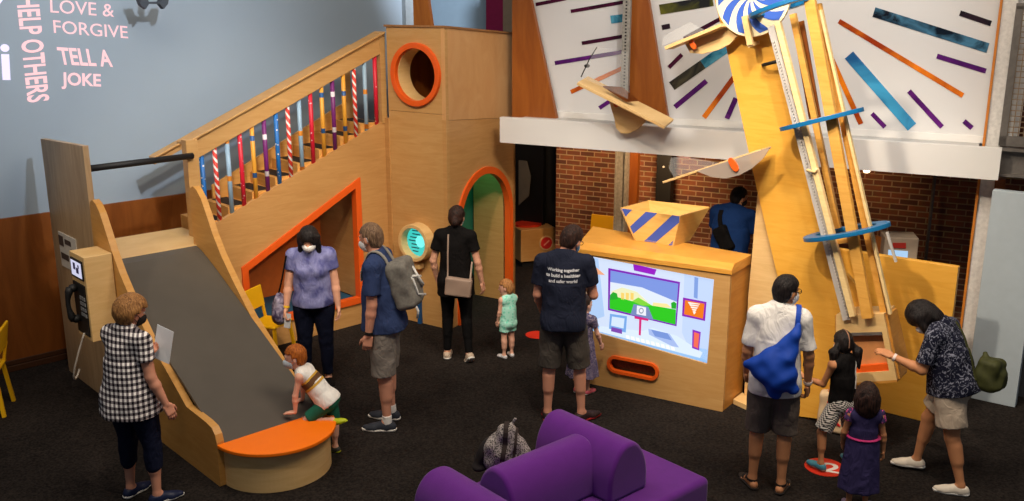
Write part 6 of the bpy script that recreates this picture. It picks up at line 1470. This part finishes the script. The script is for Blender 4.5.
p.hair(H_BLACK, 'long', off=.022, extra=[(lambda sg: (lambda h, hs, R: cone(h(sg * .08, -.0, .03), h(sg * .09, .085, -.13), .04 * hs, .02 * hs, .03)))(s_) for s_ in (-1, 1)] + [lambda h, hs, R: ell(h(0, -.06, -.05), (.09 * hs, .055 * hs, .10 * hs), R, .04)]); p.mask(MASKW); p.watch('L', mat('band_white', (236, 214, 204))); p.report('bend'); P13 = p
cc = p.T(.16, .10, -.235)
V, Fq = solid([Prim('box', .03, c=(0, 0, 0), R=Ry(10), h=np.array((.07, .035, .075)), rd=.05), Prim('box', .03, c=(.01, -.07, -.03), R=Ry(10), h=np.array((.05, .015, .04)), rd=.03), cone((-.02, .02, .10), (.01, .05, .15), .03, .02, .03), cone((.06, -.05, .05), (-.08, -.05, .10), .022, .022, .02)], .008, wob=.006, wf=26)
o = mesh_obj('small_backpack', V, Fq, mat('pack_olive', (58, 60, 22), .7, var=.25, scale=22), None, p.W(cc), math.radians(p.yaw)); tag(o, 'olive green small backpack hanging behind the bending woman', 'backpack')
bv = p.parts['blouse'][1]; pts, nr = [], []
for i in range(26):
    t = i / 25; q = p.T(.1 + .95 * t, -.02 + .12 * t, 0); dv = p.R_at(.6) @ unit(V3(-.1, -1, 0)); h = bv.ray_cast(Vector(q + dv * .6), Vector(-dv))
    if h[0] is not None: pts.append(np.array(h[0]) + dv * .003 - cc); nr.append(dv)
if len(pts) > 3: b = MB(); b.ribbon(pts, nr, .02, .006, MATS['pack_olive']); p.child('strap', b, parent=o)

# tweed backpack on the sofa, tote by the board
tb = fl(503, 455, .40)
tb = a0 - de * .15 + dn * .50 + Z3 * .4
tb = tb + V3(.115, .02, -.03)
V, Fq = solid([ell((0, 0, .15), (.15, .10, .16), Ry(14), .05), ell((.03, -.01, .30), (.075, .06, .07), Ry(20), .05), ell((.11, -.02, .14), (.09, .08, .10), None, .05), ell((-.06, .02, .08), (.11, .09, .08), None, .05), cone((.05, 0, .35), (.08, 0, .40), .02, .015, .02)], .008, wob=.008, wf=26, cuts=[((0, 0, .004), (0, 0, -1))])
o = mesh_obj('tweed_backpack', V, Fq, pattern('tweed', 'tweed', (36, 30, 30), (182, 172, 166), .010), None, tb, math.radians(0)); tag(o, 'black and white tweed backpack lying on the purple sofa', 'backpack')
bv = BVHTree.FromPolygons([tuple(v) for v in V], Fq.tolist())
def loosechild(name, b, m, parent):
    me = bpy.data.meshes.new(name); me.from_pydata(b.v, [], b.f); me.materials.append(m); o2 = bpy.data.objects.new(name, me); COL.objects.link(o2); o2.parent = parent; return o2
for x0_, x1_, w_ in ((.03, -.01, .034), (.10, .07, .02)):
    b = MB(); pts, nr = [], []
    for i in range(22):
        a = -.1 + (PI * .62) * i / 21; x = x0_ * 1.0 * (i / 21) + x1_ * (1 - i / 21); dv = unit(V3(.0, -math.cos(a), math.sin(a))); h = bv.ray_cast(Vector(V3(x, .0, .14) + dv * .5), Vector(-dv))
        if h[0] is not None: pts.append(np.array(h[0]) + dv * .004); nr.append(dv)
    b.ribbon(pts, nr, w_, .01, mat('strap_brown', (52, 40, 36), .8)); loosechild('strap', b, MATS['strap_brown'], o)
V2, F2 = solid([ell((-.15, .03, .12), (.04, .08, .14), Ry(24), .03), ell((-.17, .0, .03), (.06, .06, .028), None, .03)], .008, wob=.004, wf=22, cuts=[((0, 0, .004), (0, 0, -1))])
mesh_obj('back_panel', V2, F2, mat('pack_dark', (34, 28, 27), .85), o)
to = fl(833, 432)
V, Fq = solid([Prim('box', .02, c=(0, 0, .19), h=np.array((.10, .02, .15)), rd=.035)], .008, wob=.006, wf=16)
o = mesh_obj('tote_bag', V, Fq, mat('tote_canvas', (206, 178, 140), .85, var=.06), None, (to[0], to[1] - .0, 0), math.radians(-20)); tag(o, 'cream canvas tote bag with red handle standing behind the pigtailed girl', 'bag')
b = MB(); b.tube([(-.06, -.062, .30), (-.055, -.064, .24), (-.03, -.064, .17), (.01, -.064, .12), (.05, -.06, .09)], .011, 8)
me = bpy.data.meshes.new('handle'); me.from_pydata(b.v, [], b.f); me.materials.append(mat('tote_red', (206, 30, 34), .6)); o2 = bpy.data.objects.new('handle', me); COL.objects.link(o2); o2.parent = o
# ------------------------------------------------------------------ light and camera
def spot(loc, target, power, size_deg, blend=.6, rgb=(255, 226, 190), r=.12):
    l = bpy.data.lights.new('track_spot', 'SPOT'); l.energy = power; l.spot_size = math.radians(size_deg); l.spot_blend = blend; l.color = lin(rgb)[:3]; l.shadow_soft_size = r
    o = bpy.data.objects.new('track_spot', l); COL.objects.link(o); o.location = loc; lookdir(o, np.array(target, float) - np.array(loc, float)); return o
def area(loc, target, power, sx, sy, rgb=(255, 236, 214)):
    l = bpy.data.lights.new('ceiling_light', 'AREA'); l.energy = power; l.shape = 'RECTANGLE'; l.size = sx; l.size_y = sy; l.color = lin(rgb)[:3]
    o = bpy.data.objects.new('ceiling_light', l); COL.objects.link(o); o.location = loc; lookdir(o, np.array(target, float) - np.array(loc, float)); return o
area((-2.5, 6.0, 6.5), (-2.0, 9.0, 0), 120, 3, 2, (255, 240, 222))
area((2.0, 5.5, 6.5), (1.6, 9.0, 0), 230, 3, 2, (255, 238, 216))
WM = (255, 238, 214)
spot((-.6, 4.6, 6.0), (2.6, 8.4, 1.7), 950, 38, rgb=WM)           # ball machine and kiosk
spot((.8, 5.0, 6.2), (1.2, 9.2, 1.0), 480, 40, rgb=WM)
spot((-1.5, 5.6, 6.2), (-.9, 10.6, 1.7), 480, 42, rgb=WM)      # play tower
spot((-.5, 5.2, 6.4), (-2.6, 10.2, 1.6), 520, 36, rgb=WM)      # stairs
spot((1.5, 5.2, 6.2), (2.2, 9.6, 2.9), 440, 54, rgb=(250, 248, 246))      # striped wall
spot((-.4, 5.4, 5.6), (-4.1, 10.3, 3.1), 850, 46, rgb=(240, 246, 255), blend=1.0)      # blue wall
spot((1.6, 4.6, 4.9), (-2.7, 10.9, .7), 420, 17, rgb=WM)           # added spot that brightens the cubby under the stairs
spot((-1.6, 4.2, 6.0), (-2.3, 7.6, .6), 300, 44, rgb=WM)           # slide
spot((-5.6, 4.6, 5.4), (-3.3, 8.3, 1.5), 270, 30, rgb=WM)        # phone box side of the slide
spot((2.6, 4.0, 6.0), (3.2, 7.2, .8), 300, 40, rgb=WM)
spot((1.0, 8.6, 6.0), (-1.0, 15.0, 3.7), 1700, 40, rgb=(240, 246, 255))      # extra spot, added to brighten the far wall
l = spot((1.7, 10.9, 1.98), (1.4, 12.6, 1.0), 78, 130, .8, (255, 206, 150)); l.name = 'brick_light'
l = spot((.7, 11.6, 1.98), (1.0, 13.0, 1.2), 40, 110, .8, (255, 206, 150)); l.name = 'brick_light'
l = spot((3.6, 10.3, 1.98), (3.9, 11.5, 1.2), 12, 130, .8, (255, 206, 150)); l.name = 'brick_light'
l = spot((-.30, 11.25, 2.24), (-.55, 11.05, .9), 18, 150, .8, (110, 255, 200), r=.05); l.name = 'green_tower_light'
w = bpy.data.worlds.new('World'); SC.world = w; w.use_nodes = True
bg = w.node_tree.nodes['Background']; bg.inputs['Color'].default_value = (.60, .66, .78, 1); bg.inputs['Strength'].default_value = .17
cam = bpy.data.cameras.new('camera'); co = bpy.data.objects.new('camera', cam); COL.objects.link(co)
co.location = (0, 0, CH); co.rotation_euler = (PI / 2 - TH, 0, 0); cam.sensor_width = 36; cam.sensor_fit = 'HORIZONTAL'; cam.lens = F / 1024 * 36; cam.clip_end = 100
SC.camera = co
vs_ = SC.view_settings; vs_.view_transform = 'Standard'; vs_.look = 'None'; vs_.gamma = 1.0; vs_.exposure = 0.0; vs_.use_curve_mapping = False
SC.cycles.max_bounces = 8; SC.cycles.transparent_max_bounces = 12; SC.cycles.use_denoising = True
